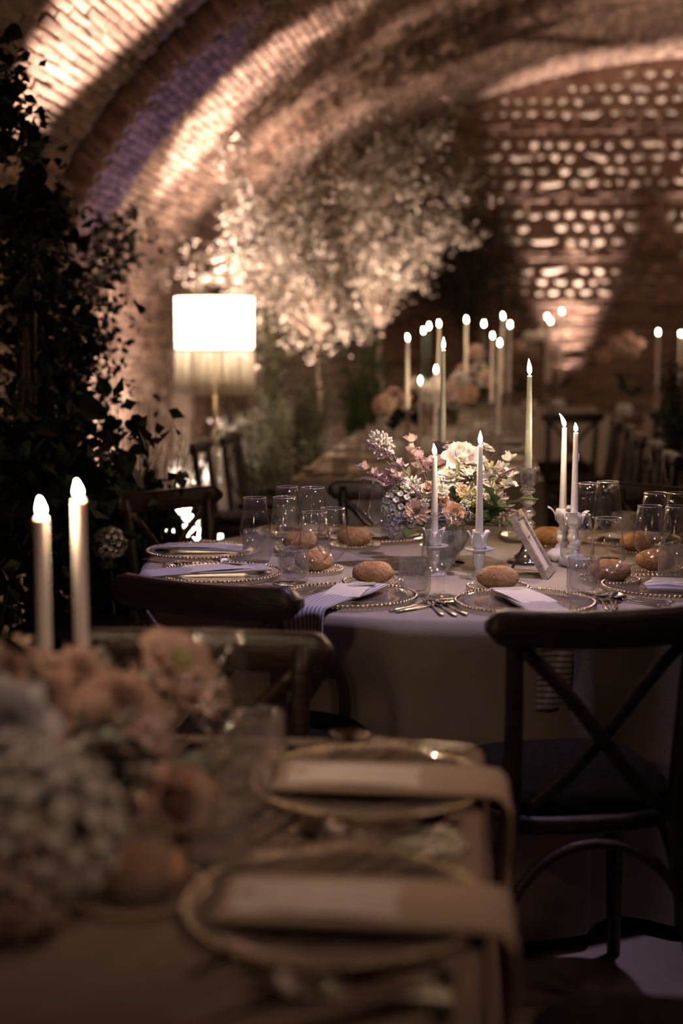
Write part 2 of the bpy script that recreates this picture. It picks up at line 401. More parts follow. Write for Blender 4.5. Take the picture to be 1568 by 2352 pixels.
def in_rib(v): return any(a - .02 < v < b + .02 for a, b, _ in RIBS)
# floor
fm = M(); fm.add([R(-3.2, -3, 0), R(8, -3, 0), R(8, VE + .3, 0), R(-3.2, VE + .3, 0)], [(0, 1, 2, 3)])
fl = ob('floor', fm, MT['floor'], smooth=False, kind='structure')
# vault, walls
m = M(); m.sheet(96, 12, lambda a, b: R(*(lambda q: (q[0], -3 + 18 * b, q[1]))(prof(ZS + a * ARC)[:2])))
ceil = ob('ceiling', m, MT['mortar'], kind='structure')
m = M(); m.add([R(U0, -3, 0), R(U0, VE, 0), R(U0, VE, ZS), R(U0, -3, ZS)], [(0, 1, 2, 3)])
wl = ob('wall_left', m, MT['plaster'], smooth=False, kind='structure')
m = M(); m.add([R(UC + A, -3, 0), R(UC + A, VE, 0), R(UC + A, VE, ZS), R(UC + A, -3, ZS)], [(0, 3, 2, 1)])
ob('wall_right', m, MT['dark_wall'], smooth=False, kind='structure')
def endplate(v, name, mat):
    vs = [R(U0, v, 0), R(UC + A, v, 0)] + [R(*(lambda q: (q[0], v, q[1]))(prof(ZS + ARC * (1 - i / 48))[:2])) for i in range(49)]
    m = M(); m.add(vs, [tuple(range(len(vs)))]); return ob(name, m, mat, smooth=False, kind='structure')
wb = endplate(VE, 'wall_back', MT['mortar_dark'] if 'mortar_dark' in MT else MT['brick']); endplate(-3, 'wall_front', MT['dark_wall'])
# bricks over the vault (laid along the cellar) and on the left wall
items = []; witems = []
s = .035; row = 0
while s < ZS + ARC * .66:
    v = 5.2 + (row % 2) * .13 + rnd.uniform(-.02, .02)
    while v < VE - .1:
        if not in_rib(v):
            tgt = items if s > ZS else witems
            keep = rnd.random() < (.985 if s > ZS else .80)
            if s < ZS and noise.noise(Vector((v * .9, s * 1.4, 3))) > .22: keep = False    # plaster patches low on the wall
            if keep: tgt.append((surf_mx(s, v, 0, rnd.uniform(-.006, .006) + (rnd.random() < .04) * .012, rnd.uniform(-.02, .02)), rnd.randrange(6)))
        v += .262
    s += .0515; row += 1
lay(ceil, items, BR, MT['brick'], 'brick')
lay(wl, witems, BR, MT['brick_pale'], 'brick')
# transverse ribs with brick facing
for n, (v0, v1, t) in enumerate(RIBS):
    def rp(a, b, v0=v0, v1=v1, t=t):
        s = a * (ZS + ARC)
        return s
    m = M(); rings = []
    for i in range(111):
        s = (ZS + ARC + ZS) * i / 110
        if s <= ZS + ARC: u, z, tg, nn = prof(s, 0)
        else: u, z, tg, nn = UC + A, ZS - (s - ZS - ARC), (0, -1), (-1, 0)
        rings.append([R(u - nn[0] * .05, v0, z - nn[1] * .05), R(u + nn[0] * t, v0, z + nn[1] * t), R(u + nn[0] * t, v1, z + nn[1] * t), R(u - nn[0] * .05, v1, z - nn[1] * .05)])
    m.loft(rings, True)
    rib = ob('trim_%d' % (n + 1), m, MT['mortar'], smooth=False, kind='structure')
    it = []; s = .035; row = 0
    while s < ZS + ARC * .62:
        v = v0 + .06 + (row % 2) * .065
        while v < v1 - .05:
            it.append((surf_mx(s, v, t, rnd.uniform(-.004, .008), rnd.uniform(-.04, .04)), rnd.randrange(4))); v += .131
        sm = surf_mx(s, v0, t / 2)                                   # face of the rib towards the near bay
        y = Vector(sm.col[1][:3]); nrm = Vector(sm.col[2][:3])
        it.append((frame_mx(sm.translation, nrm, y, -AX), rnd.randrange(4)))
        s += .0515; row += 1
    lay(rib, it, BRH, MT['brick'], 'brick')
# end wall: rows of river cobbles between brick string courses
cob = []; strings = []
def in_arch(u, z, mg=.05):
    if u < U0 + mg: return False
    return z < ZS or ((u - UC) / (A - mg)) ** 2 + ((z - ZS) / (B - mg)) ** 2 < 1
def wallmx(u, z, lift=0, rz=0, sx=1, sy=1, sz=1):
    m = frame_mx(R(u, VE, z) - AX * lift, dirw(1, 0), Vector((0, 0, 1)), -AX)
    return m @ Matrix.Rotation(rz, 4, 'Z') @ Matrix.Diagonal((sx, sy, sz, 1))
bands = [.55, 1.14, 1.72, 2.23, 2.82, 3.51, 4.2]
for b0 in bands:
    for c in range(2):
        u = U0 + .1 + c * .12
        while u < 4.6:
            z = b0 + (c - .5) * .052
            if in_arch(u, z, .1): strings.append((wallmx(u, z, .026 + rnd.uniform(0, .014), rnd.uniform(-.03, .03)), rnd.randrange(6)))
            u += .262
for i in range(len(bands) - 1):
    z0, z1 = bands[i] + .09, bands[i + 1] - .09
    if i == 0 or i == 1:                                             # plain brickwork low down
        z = z0 + .03; r_ = 0
        while z < z1 + .02:
            u = U0 + .1 + (r_ % 2) * .13
            while u < 4.4:
                strings.append((wallmx(u, z, rnd.uniform(-.006, .008)), rnd.randrange(6))); u += .262
            z += .0515; r_ += 1
        continue
    nr = max(3, round((z1 - z0) / .118)); h = (z1 - z0) / nr
    for r_ in range(nr):
        u = U0 + rnd.uniform(.05, .15)
        while u < 4.4:
            big = rnd.random() < .12
            wd = rnd.uniform(.22, .36) if big else rnd.uniform(.09, .17)
            z = z0 + (r_ + .5) * h + rnd.uniform(-.012, .012)
            if in_arch(u + wd / 2, z, .09) and rnd.random() < .93:
                cob.append((wallmx(u + wd / 2, z, rnd.uniform(.0, .012), rnd.uniform(-.25, .25), wd * .95, h * rnd.uniform(.66, .92), .11), rnd.randrange(6)))
            u += wd + rnd.uniform(.02, .05)
lay(wb, cob, CO, MT['cobble'], 'cobble')
lay(wb, strings, BR, MT['brick'], 'brick')
# ================================================================ KINDS OF THINGS
def mk(name, m, mat, smooth=True): return m.mesh(name, MT[mat], smooth)
# --- glasses
def wine(H, rw, rr, zw, n=32):
    ft = M().lathe([(.001, .0), (.034, .0), (.035, .0012), (.02, .003), (.006, .006), (.0045, .012), (.0001, .012)], n)
    st = M().lathe([(.0045, .010), (.0036, .03), (.0034, zw - .055), (.005, zw - .045), (.0085, zw - .040)], 12)
    t = .0011
    out = [(.004, zw - .042), (.016, zw - .034), (rw * .72, zw - .020), (rw * .97, zw - .005), (rw, zw + .004), (rw * .985, zw + .014), (rr + (rw - rr) * .45, zw + (H - zw) * .5), (rr, H)]
    inn = [(max(r - t, .0005), z + (t if i < 4 else 0)) for i, (r, z) in enumerate(out)]
    bw = M().lathe(out + inn[::-1], n)
    rim = M().lathe([(rr + .0007, H - .0008), (rr + .0007, H + .0008), (rr - .0018, H + .0008), (rr - .0018, H - .0008), (rr + .0007, H - .0008)], n)
    return [('bowl', mk('bowl', bw, 'glass'), None, [('rim', mk('rim', rim, 'rim_glass'))]), ('stem', mk('stem', st, 'glass')), ('foot', mk('foot', ft, 'glass'))]
KIND['wine_glass'] = ('wine glass', wine(.195, .0405, .0295, .104))
KIND['tall_wine_glass'] = ('wine glass', wine(.215, .0415, .030, .120))
def tumbler(H=.088, r=.038, n=60, seed=1):
    def mod(a, z): return 1 + (.075 * abs(math.sin(a * 8 + .5 * math.sin(z * 60 + seed))) ** .7 - .045) * min(1, max(0, (H - z) * 70)) * min(1, z * 90)
    o = [(.001, 0), (r * .80, 0), (r * .92, .004), (r, .016), (r * 1.0, .035), (r, .055), (r * .99, H - .012), (r * .985, H - .004), (r * .97, H)]
    i = [(r * .93, H), (r * .92, H - .01), (r * .90, .05), (r * .86, .02), (r * .7, .012), (.001, .011)]
    m = M(); rings = []
    for rr, z in o: rings.append([(rr * mod(2 * PI * k / n, z) * math.cos(2 * PI * k / n), rr * mod(2 * PI * k / n, z) * math.sin(2 * PI * k / n), z) for k in range(n)])
    for rr, z in i: rings.append([(rr * math.cos(2 * PI * k / n), rr * math.sin(2 * PI * k / n), z) for k in range(n)])
    return m.loft(rings, True)
KIND['tumbler'] = ('tumbler', [(None, mk('tumbler', tumbler(), 'tumbler'))])
# --- plates with a beaded rim
def beads(R_, n, r, z):
    m = M(); b = M().ell((0, 0, 0), (r, r, r), 7, 4)
    for k in range(n): m.merge(b, Matrix.Translation((R_ * math.cos(2 * PI * k / n), R_ * math.sin(2 * PI * k / n), z)))
    return m
def platem(r):
    return M().lathe([(.001, .001), (r * .62, .001), (r * .70, .004), (r * .97, .009), (r, .011), (r * .97, .012), (r * .70, .007), (r * .60, .0035), (.001, .0035)], 64)
def rimring(r): return M().lathe([(r, .0085), (r + .001, .009), (r + .001, .011), (r - .0005, .011), (r, .0085)], 64)
KIND['charger_plate'] = ('plate', [('dish', mk('dish', platem(.155), 'plate_glass'), None, [('gilt_ring', mk('gilt_ring', rimring(.153), 'gold'))]), ('bead_rim', mk('bead_rim', beads(.1585, 88, .0052, .0095), 'gold'), None, None, 'stuff')])
KIND['bread_plate'] = ('plate', [('dish', mk('dish', platem(.071), 'plate_glass')), ('bead_rim', mk('bead_rim', beads(.0735, 52, .0040, .0095), 'gold'), None, None, 'stuff')])
def roll(seed):
    s = Vector((seed * 5.3, 1, 0))
    def f(p):
        g = 1 + .06 * noise.noise(p * 2 + s)
        if abs(p.x * .9 + p.y * .5) < .12 and p.z > .2: g *= .93
        return g
    return M().ell((0, 0, .027), (.052, .036, .029), 28, 16, f=f)
for k in range(3): KIND['bread_roll' if k == 0 else 'bread_roll_%d' % k] = ('bread roll', [(None, mk('bread_roll', roll(k + 1), 'bread'))])
# --- cutlery, handle towards -y, length along y
def handle(L, y0=-.10):
    return M().tube([(0, y0, .003), (0, y0 + .006, .0035), (0, y0 + .03, .0035), (0, y0 + .06, .003), (0, y0 + .09, .004), (0, y0 + L, .006)], [.003, .0065, .0058, .0036, .0028, .0032], 10, flat=.32)
def fork():
    h = M().sheet(6, 6, lambda a, b: ((a - .5) * 2 * (.0035 + .0085 * min(1, b * 1.8)), .018 + b * .028, .006 + .004 * b - .003 * (1 - (2 * a - 1) ** 2)), .0016)
    tn = M()
    for k in range(4):
        x = -.0102 + k * .0068
        tn.tube([(x, .044, .0095), (x, .062, .0075), (x * .96, .080, .0085), (x * .95, .088, .0105)], [.0020, .0017, .0014, .0006], 6)
    return [('fork_handle', mk('fork_handle', handle(.12), 'steel')), ('fork_head', mk('fork_head', h, 'steel'), None, [('tine', mk('tine', tn, 'steel'))])]
def knife():
    bl = M().sheet(3, 10, lambda a, b: (-.006 + (a * (.017 if b < .8 else .017 * max(.12, 1 - (b - .8) * 4))), .012 + b * .105, .0052), .0016)
    return [('knife_handle', mk('knife_handle', handle(.115), 'steel')), ('blade', mk('blade', bl, 'steel', False))]
def spoonm():
    bowl = M().sheet(10, 12, lambda a, b: ((a - .5) * 2 * .0205 * math.sin(PI * min(.985, max(.03, b * .94 + .03))) ** .6, .018 + b * .062, .0105 - .0075 * (1 - (2 * a - 1) ** 2) * math.sin(PI * min(1, b * .95 + .02))), .0014)
    return [('spoon_handle', mk('spoon_handle', handle(.122), 'steel')), ('spoon_bowl', mk('spoon_bowl', bowl, 'steel'))]
KIND['fork'] = ('fork', fork()); KIND['knife'] = ('knife', knife()); KIND['spoon'] = ('spoon', spoonm())
# --- napkins: laid over the charger and hanging over the table edge
def napkin(W, edge, drop, y1=.125, back=True, skew=0.0):
    L1, L2 = y1 + edge, drop
    def f(a, b):
        l = b * (L1 + L2); x = (a - .5) * W * (1 + .06 * math.sin(b * 5)); c = .018
        if l < L1 - c: y, z = y1 - l, .0145 + .0025 * math.sin(l * 38) * math.sin(a * 3)
        elif l < L1 + c:
            q = (l - L1 + c) / (2 * c) * PI / 2; y, z = -(edge - c) - c * math.sin(q) - .006 , .0145 - c * (1 - math.cos(q))
        else: y, z = -edge - .006 - .004 * math.sin((l - L1) * 30 + a * 6), .0145 - c - (l - L1 - c)
        return (x + skew * b + .003 * math.sin(b * 9), y, z)
    return M().sheet(10, 44, f, .006)
for nm, W, e, d, mat in (('napkin', .092, .178, .125, 'napkin_a'), ('napkin_cross', .085, .178, .23, 'napkin_b'), ('napkin_sand', .12, .172, .26, 'napkin_sand'), ('napkin_grey', .16, .17, .22, 'napkin_grey')):
    me = mk('napkin', napkin(W, e, d), mat); KIND[nm] = ('napkin', [(None, me)])
KIND['folded_napkin'] = ('napkin', [(None, mk('napkin', M().sheet(16, 10, lambda a, b: ((a - .5) * .17, (b - .5) * .10 + .012 * math.sin(a * 5), .016 + .014 * math.exp(-((a - .2) / .12) ** 2) * (1 - abs(2 * b - 1) * .5)), .008), 'napkin_a'))])
card = M().sheet(8, 4, lambda a, b: ((b - .5) * .086, (a - .5) * .175, .021 + .002 * math.sin(a * PI)), .0012)
KIND['menu_card'] = ('menu card', [(None, mk('menu_card', card, 'card', False))])
KIND['name_tag'] = ('name tag', [(None, mk('name_tag', M().sheet(4, 2, lambda a, b: ((a - .5) * .07, (b - .5) * .026, .0235 + .006 * a), .0012), 'tagpaper', False))])
# --- candles
def taper(L, r0=.0105, r1=.0062, mat='wax', drip=False):
    b = M().lathe([(.001, 0), (r0, 0), (r0, .004), (r1 + (r0 - r1) * .5, L * .5), (r1, L - .004), (r1 * .93, L - .001), (r1 * .6, L - .0015), (.001, L - .003)], 20)
    if drip: b.ell((r0 * .8, 0, L * .72), (.003, .003, .012), 6, 4)
    wk = M().tube([(0, 0, L - .004), (.0006, 0, L + .006)], .0007, 6)
    return [('wax_body', mk('wax_body', b, mat)), ('wick', mk('wick', wk, 'wick'))]
def flame_m(h=.034, w_=.0058, lean=.0):
    m = M(); rings = []
    for t, r in ((0, .15), (.08, .55), (.2, .9), (.35, 1.0), (.5, .88), (.65, .64), (.8, .38), (.92, .16), (1, .03)):
        rings.append([(r * w_ * math.cos(2 * PI * k / 12) + lean * t * t, r * w_ * math.sin(2 * PI * k / 12), t * h) for k in range(12)])
    return m.loft(rings, True)
FL = [flame_m(.034, .0058, 0), flame_m(.030, .0058, -.003), flame_m(.036, .0055, -.014), flame_m(.042, .0062, -.003), flame_m(.024, .0055, -.002)]
FLM = [mk('flame', f, 'flame') for f in FL]
def candle(label, base, top_z, mat='wax', r0=.0105, r1=.0062, fl=0, watts=.62, group=None, rz=0, light=True, drip=False):
    L = top_z - base[2]
    root = bpy.data.objects.new('taper_candle', None); C.objects.link(root); root.location = base; root.rotation_euler = (0, 0, rz)
    tag(root, label, 'candle', group)
    for n_, me in taper(L, r0, r1, mat, drip): link(n_, me, root)
    f = link('flame', FLM[fl], root); f.location = (0, 0, L + .002)
    if light: point('candle_light', (0, 0, L + .016), watts, FLAME, .007, root)
    return root
# --- candle holders
def milk_holder(h):
    base = M().lathe([(.001, 0), (.030, 0), (.031, .003), (.022, .009), (.012, .016), (.009, .024), (.011, .030), (.0135, .034), (.015, .043), (.016, h - .052), (.012, h - .048), (.001, h - .047)], 28)
    dish = M().lathe([(.001, h - .047), (.030, h - .047), (.0365, h - .043), (.038, h - .041), (.036, h - .040), (.028, h - .043), (.001, h - .044)], 32, mod=lambda a, z: 1 + .02 * math.sin(10 * a))
    cup = M().lathe([(.012, h - .044), (.019, h - .034), (.0215, h - .022), (.019, h - .010), (.016, h - .006), (.0115, h - .004), (.0112, h - .03), (.001, h - .032)], 24)
    parts = [('base', mk('base', base, 'milk')), ('dish', mk('dish', dish, 'milk')), ('cup', mk('cup', cup, 'milk'))]
    pet = mk('petal', M().sheet(6, 6, lambda a, b: ((a - .5) * 2 * .0105 * math.cos((b - .35) * 1.45), .0190 + .0015 + .0105 * b ** 3 - .004 * (2 * a - 1) ** 2, h - .032 + b * .036), .0018), 'milk')
    for k in range(5): parts.append(('petal', pet, Matrix.Rotation(k * 2 * PI / 5 + .3, 4, 'Z')))
    return parts
KIND['milk_glass_candle_holder'] = ('candle holder', milk_holder(.118))
def shell_holder(h):
    base = M().ell((0, 0, .016), (.042, .034, .020), 18, 8, f=lambda p: 1 + .16 * abs(math.sin(5 * math.atan2(p.y, p.x))))
    st = M()
    for k in range(5): st.ell((.004 * math.sin(k * 2), .004 * math.cos(k * 2), .036 + k * (h - .08) / 5), (.018 - .001 * k, .018 - .001 * k, .014), 14, 8)
    cup = M().lathe([(.008, h - .052), (.017, h - .040), (.021, h - .018), (.018, h - .006), (.0118, h - .004), (.0115, h - .03), (.001, h - .032)], 20)
    parts = [('base', mk('base', base, 'milk')), ('stem', mk('stem', st, 'milk')), ('cup', mk('cup', cup, 'milk'))]
    pet = mk('petal', M().sheet(6, 6, lambda a, b: ((a - .5) * 2 * .013 * math.cos((b - .35) * 1.3), .0185 + .022 * b ** 2.5, h - .036 + b * .042 - .006 * b ** 4), .002), 'milk')
    for k in range(3): parts.append(('petal', pet, Matrix.Rotation(k * 2 * PI / 3 + .9, 4, 'Z')))
    return parts
KIND['shell_candle_holder'] = ('candle holder', shell_holder(.15))
def glass_stick(h, n=40):
    p = [(.001, 0), (.052, 0), (.053, .004), (.046, .010), (.036, .014), (.034, .020), (.022, .030), (.016, .040), (.013, .052)]
    k = .060
    while k < h - .085:
        p += [(.011, k), (.020, k + .008), (.0235, k + .014), (.020, k + .020), (.012, k + .028)]; k += .032
    p += [(.011, h - .075), (.018, h - .068), (.023, h - .064), (.018, h - .058), (.013, h - .054)]
    cup = [(.013, h - .054), (.020, h - .048), (.022, h - .03), (.022, h - .012), (.030, h - .002), (.031, h), (.026, h), (.0125, h - .008), (.012, h - .04), (.001, h - .042)]
    fl = lambda a, z: 1 + (.05 * abs(math.sin(6 * a)) if z > h - .05 or z < .025 else 0)
    return [('stem', mk('stem', M().lathe(p, n, mod=fl), 'crystal')), ('cup', mk('cup', M().lathe(cup, n, mod=fl), 'crystal'))]
KIND['crystal_candlestick'] = ('candlestick', glass_stick(.262)); KIND['tall_crystal_candlestick'] = ('candlestick', glass_stick(.305))
KIND['slim_candlestick'] = ('candlestick', [('stem', mk('stem', M().lathe([(.001, 0), (.04, 0), (.041, .005), (.012, .014), (.007, .03), (.006, .12), (.012, .13), (.006, .14), (.006, .235), (.016, .25), (.017, .28), (.011, .28), (.011, .262), (.001, .26)], 20), 'crystal'))])
KIND['low_candle_holder'] = ('candle holder', [(None, mk('low_candle_holder', M().lathe([(.001, 0), (.035, 0), (.036, .006), (.016, .014), (.012, .03), (.017, .045), (.018, .06), (.011, .06), (.011, .045), (.001, .044)], 20), 'milk'))])
# --- cross-back chair: the sitter looks along +y
def post(sx):
    return M().tube([(sx * .205, -.285, 0), (sx * .190, -.235, .20), (sx * .172, -.205, .40), (sx * .163, -.205, .48), (sx * .165, -.225, .65), (sx * .170, -.240, .80), (sx * .172, -.246, .845)], [.017, .0185, .020, .019, .017, .0165, .015], 10)
def rail():
    rings = []; n = 26
    for i in range(n + 1):
        x = -.2225 + .445 * i / n; q = abs(x) / .2225
        hh = .034 * (1 - max(0, (q - .86) / .14) ** 2 * .72); y = -.252 - .030 * (1 - q * q) + .012; zc = .828 + .004 * q * q
        th = .0135 + .006 * max(0, (q - .8) / .2)
        rings.append([(x, y + th * cx, zc + hh * cz) for cx, cz in ((-1, -.75), (-.6, -1), (.6, -1), (1, -.75), (1, .75), (.6, 1), (-.6, 1), (-1, .75))])
    return M().loft(rings, True)
def brace(sx):
    pts = []
    for i in range(17):
        t = i / 16; x = sx * (.165 - .30 * t - .02 * math.sin(PI * t) ** 1 * (1 - 2 * t)); z = .80 - .335 * t
        pts.append((x, -.238 - .018 * math.sin(PI * t) + (.010 if sx > 0 else -.004) + .03 * t * t, z))
    return M().tube(pts, .0135, 8, flat=.5, up=(0, 1, 0))
def seat_m():
    def outl(w, d):
        pts = []
        for k in range(36):
            a = 2 * PI * k / 36; ca, sa = math.cos(a), math.sin(a)
            x = abs(ca) ** .55 * (1 if ca > 0 else -1) * (w / 2) * (1 + .07 * sa); y = abs(sa) ** .55 * (1 if sa > 0 else -1) * d / 2
            pts.append((x, y - .005))
        return pts
    m = M(); m.loft([[(x, y, z) for x, y in outl(w, d)] for w, d, z in ((.385, .385, .418), (.405, .405, .425), (.41, .41, .445), (.40, .40, .455), (.37, .37, .457))], True)
    p = M(); p.loft([[(x, y, z) for x, y in outl(w, d)] for w, d, z in ((.36, .36, .457), (.385, .385, .468), (.385, .385, .485), (.35, .35, .498), (.2, .2, .502))], True)
    return m, p
SEAT, PAD = seat_m()
FLEG = lambda sx: M().tube([(sx * .175, .165, .43), (sx * .180, .170, .2), (sx * .186, .178, 0)], [.019, .0175, .0145], 10)
ARC1 = M().tube([(.19 * math.cos(a) * 1.0, -.21 - .02 * math.cos(a) ** 2, .20 + .205 * math.sin(a)) for a in [PI * k / 14 for k in range(15)]], .011, 8)
ARC2 = M().tube([(.175 * math.cos(a), .165, .22 + .19 * math.sin(a)) for a in [PI * k / 14 for k in range(15)]], .010, 8)
def sarc(sx): return M().tube([(sx * .18, .17 * math.cos(a) * 1.05 - .02, .21 + .20 * math.sin(a)) for a in [PI * k / 12 for k in range(13)]], .010, 8)
KIND['cross_back_chair'] = ('chair', [('top_rail', mk('top_rail', rail(), 'wood')), ('back_post', mk('back_post', post(-1), 'wood')), ('back_post', mk('back_post', post(1), 'wood')),
    ('cross_brace', mk('cross_brace', brace(-1), 'wood')), ('cross_brace', mk('cross_brace', brace(1), 'wood')), ('seat', mk('seat', SEAT, 'wood'), None, [('seat_pad', mk('seat_pad', PAD, 'pad'))]),
    ('front_leg', mk('front_leg', FLEG(-1), 'wood')), ('front_leg', mk('front_leg', FLEG(1), 'wood')), ('rear_arch', mk('rear_arch', ARC1, 'wood')), ('front_arch', mk('front_arch', ARC2, 'wood')),
    ('side_arch', mk('side_arch', sarc(-1), 'wood')), ('side_arch', mk('side_arch', sarc(1), 'wood'))])
def chair(label, back, face, group, scale=1.0):
    """back: where the top rail stands; face: heading of the sitter (0 = along +y, anticlockwise degrees)"""
    a = face * D2R; d = Vector((-math.sin(a), math.cos(a), 0))
    p = Vector((back[0], back[1], 0)) + d * .25
    return place('cross_back_chair', label, p, a, group, scale=scale)
# --- leaning wooden frame with an easel leg: local x is the way it faces, y across it
def easel(H=.185, W=.135, lean=30):
    rot = Matrix.Rotation(-lean * D2R, 4, 'Y'); b = .020
    def bar(c, d): return M().rbox(c, d, .0025)
    parts = []
    for nm, c, d in (('frame_rail', (0, 0, b / 2), (.014, W, b)), ('frame_rail', (0, 0, H - b / 2), (.014, W, b)), ('frame_stile', (0, W / 2 - b / 2, H / 2), (.0145, b, H - 2 * b)), ('frame_stile', (0, -W / 2 + b / 2, H / 2), (.0145, b, H - 2 * b))):
        parts.append((nm, mk(nm, M().box(c, d), 'limed', False), rot))
    parts.append(('card', mk('card', M().box((-.001, 0, H / 2), (.003, W - 2 * b, H - 2 * b)), 'card', False), rot))
    parts.append(('back_board', mk('back_board', M().box((-.006, 0, H / 2), (.004, W - .014, H - .014)), 'brown', False), rot))
    parts.append(('easel_leg', mk('easel_leg', M().loft([[(-.055 - .0 , y, .10) for y in (-.012, .012)] + [(-.052, y, .103) for y in (.012, -.012)], [(-.108, y, 0) for y in (-.018, .018)] + [(-.102, y, 0) for y in (.018, -.018)]]), 'brown', False)))
    return parts
KIND['easel_frame'] = ('picture frame', easel())
# ================================================================ ROUND TABLE
TZ = .75
TC = Vector((.285, 3.83, 0)); TR = .825
tt = bpy.data.objects.new('round_table', None); C.objects.link(tt); tt.location = TC
tag(tt, 'round banquet table hidden under the floor-length linen cloth', 'table')
ob('tabletop', M().lathe([(.001, .715), (.80, .715), (.808, .722), (.808, .738), (.80, .744), (.001, .744)], 48), MT['rattan'], tt)
for k in range(4):
    a = PI / 4 + k * PI / 2
    ob('leg', M().tube([(.45 * math.cos(a), .45 * math.sin(a), .715), (.50 * math.cos(a), .50 * math.sin(a), 0)], .02, 8), MT['black'], tt)
CH = [((.485, 2.56), 9), ((-.285, 2.86), -27), ((-.575, 4.66), -133), ((-1.02, 4.33), -110), ((-.93, 3.28), -65), ((.175, 4.96), 176), ((1.10, 4.78), 138)]
def round_cloth():
    m = M(); n = 240; rings = []
    for q in (.05, .3, .55, .7, .80): rings.append([(TC.x + q * math.cos(2 * PI * k / n), TC.y + q * math.sin(2 * PI * k / n), TZ) for k in range(n)])
    for i in range(0, 23):
        z = TZ - .004 - .728 * (i / 22) ** 1.0; t = (TZ - z) / .73; ring = []
        for k in range(n):
            a = 2 * PI * k / n
            ph = 13 * a + 1.1 * math.sin(2 * a + .7) + .5 * math.sin(5 * a)
            w_ = math.cos(ph); w_ = math.copysign(abs(w_) ** .7, w_)
            r = TR - .003 * (1 - min(1, t * 20)) + (.012 + .085 * t) * t ** .55 * (.25 + w_ * .75) + .006 * math.sin(31 * a) * t
            for (bx, by), fc in CH:                                       # the hem is pushed in by the seats
                vx, vy = bx - TC.x, by - TC.y; dist = math.hypot(vx, vy); da = abs((a - math.atan2(vy, vx) + PI) % (2 * PI) - PI)
                k_ = min(1, max(0, (.36 - da) / .10)) * min(1, max(0, (.74 - z) / .22)); lim = dist - .25 - .195
                if lim < r: r += (lim - r) * k_ * k_ * (3 - 2 * k_)
            ring.append((TC.x + r * math.cos(a), TC.y + r * math.sin(a), z + .010 * t * (1 + math.sin(4 * a))))
        rings.append(ring)
    return m.loft(rings, False)
o = ob('tablecloth', round_cloth(), MT['cloth']); tag(o, 'beige linen cloth falling in folds around the round table', 'tablecloth')
def on_round(px, py, z=TZ): return at(px, py, z)
def facing(p):                                        # local +y turned to the table centre
    d = TC - p; return math.atan2(d.y, d.x) - PI / 2
SETS = [  # px, py of the charger, phrase, napkin kind, menu
    (1205, 1390, 'before the full cross-backed chair', 'napkin_cross'),
    (800, 1376, 'between the two front bread rolls', 'napkin'),
    (505, 1323, 'behind the low curved rail', 'napkin'),
    (466, 1271, 'above the potted hydrangea', 'napkin'),
    (1535, 1354, 'beside the twisted spoon, at the frame edge', 'folded'),
]
for i, (px, py, ph, nk) in enumerate(SETS):
    p = on_round(px, py); rz = facing(p)
    place('charger_plate', 'glass charger with gilt bead rim ' + ph, p, rz, 'beaded glass chargers on the round table')
    if nk == 'folded':
        place('folded_napkin', 'loosely rolled striped napkin on the charger ' + ph, p, rz + .5, 'striped napkins on the round table')
    else:
        ed_ = TR - (p - TC).xy.length + .006; KIND[nk] = ('napkin', [(None, mk('napkin', napkin(.092 if nk == 'napkin' else .085, ed_, .125 if nk == 'napkin' else .21), 'napkin_a' if nk == 'napkin' else 'napkin_b'))])
        place(nk, 'striped napkin with hanging end on the charger ' + ph, p, rz, 'striped napkins on the round table').name = 'napkin'
        place('menu_card', 'cream menu card on the napkin ' + ph, p + Vector((0, 0, .0)), rz + (.25 if i == 1 else .06), 'menu cards on the round table')
    if i in (1, 2): place('name_tag', 'small grey name tag ' + ph, p + Vector((.03, .05, 0)), rz + .6, 'name tags on the round table')
    # cutlery fans out at the outer edge
    side = {0: 'crossed-back chair setting', 1: 'front setting', 2: 'low chair setting', 3: 'setting above the potted hydrangea', 4: 'frame-edge setting'}[i]
    for k, (kd, x, y, r, w_) in enumerate((('fork', -.178, .0, -.10, 'innermost'), ('fork', -.197, -.005, -.02, 'middle'), ('fork', -.216, .005, .06, 'outer'), ('knife', .182, -.015, .28, 'inner'), ('knife', .200, -.02, .30, 'outer'), ('spoon', .215, -.015, .42, 'single'))):
        mx = T(p.x, p.y, TZ + .001, rz) @ T(x, y, 0, -r)
        place(kd, '%s silver %s at the %s of the round table' % (w_, kd, side), None, group='cutlery on the round table', mx=mx)
for px, py, ph in ((700, 1226, 'behind the glass cluster'), (868, 1236, 'behind the hydrangea bloom'), (1265, 1236, 'behind the leaning frame'), (1440, 1243, 'behind the far tumbler and roll')):
    p = on_round(px, py); rz = facing(p)
    place('charger_plate', 'beaded glass charger at the back of the round table ' + ph, p, rz, 'beaded glass chargers on the round table')
    place('menu_card', 'cream menu card on the back charger ' + ph, p, rz, 'menu cards on the round table')
W = [(585, 1143, 'above the cut tumbler, at the outer end of the cluster'), (653, 1142, 'between the bright-edged glass and the three behind'), (659, 1118, 'in the back row of the cluster, beside the tallest'), (718, 1120, 'with the widest rim, back of the cluster'), (722, 1176, 'right above the second cut tumbler'), (764, 1167, 'nearest the table centre in the cluster'),
     (853, 1098, 'left of the pair beside the hydrangea bloom'), (880, 1104, 'half hidden behind the hydrangea bloom'), (1008, 1190, 'in front of the bowl of flowers'), (1018, 1181, 'just behind the glass before the flower bowl'),
     (1352, 1110, 'behind the shell candle holders, nearer the candles'), (1396, 1106, 'behind the shell candle holders, away from the candles'), (1327, 1182, 'over the tumbler next to the shell holders'), (1397, 1190, 'beside the roll and three forks'),
     (1492, 1162, 'with stem clear of the others near the frame edge'), (1506, 1132, 'behind the clear-stemmed glass'), (1557, 1163, 'cut by the frame edge, nearer one'), (1560, 1132, 'cut by the frame edge, farther one')]
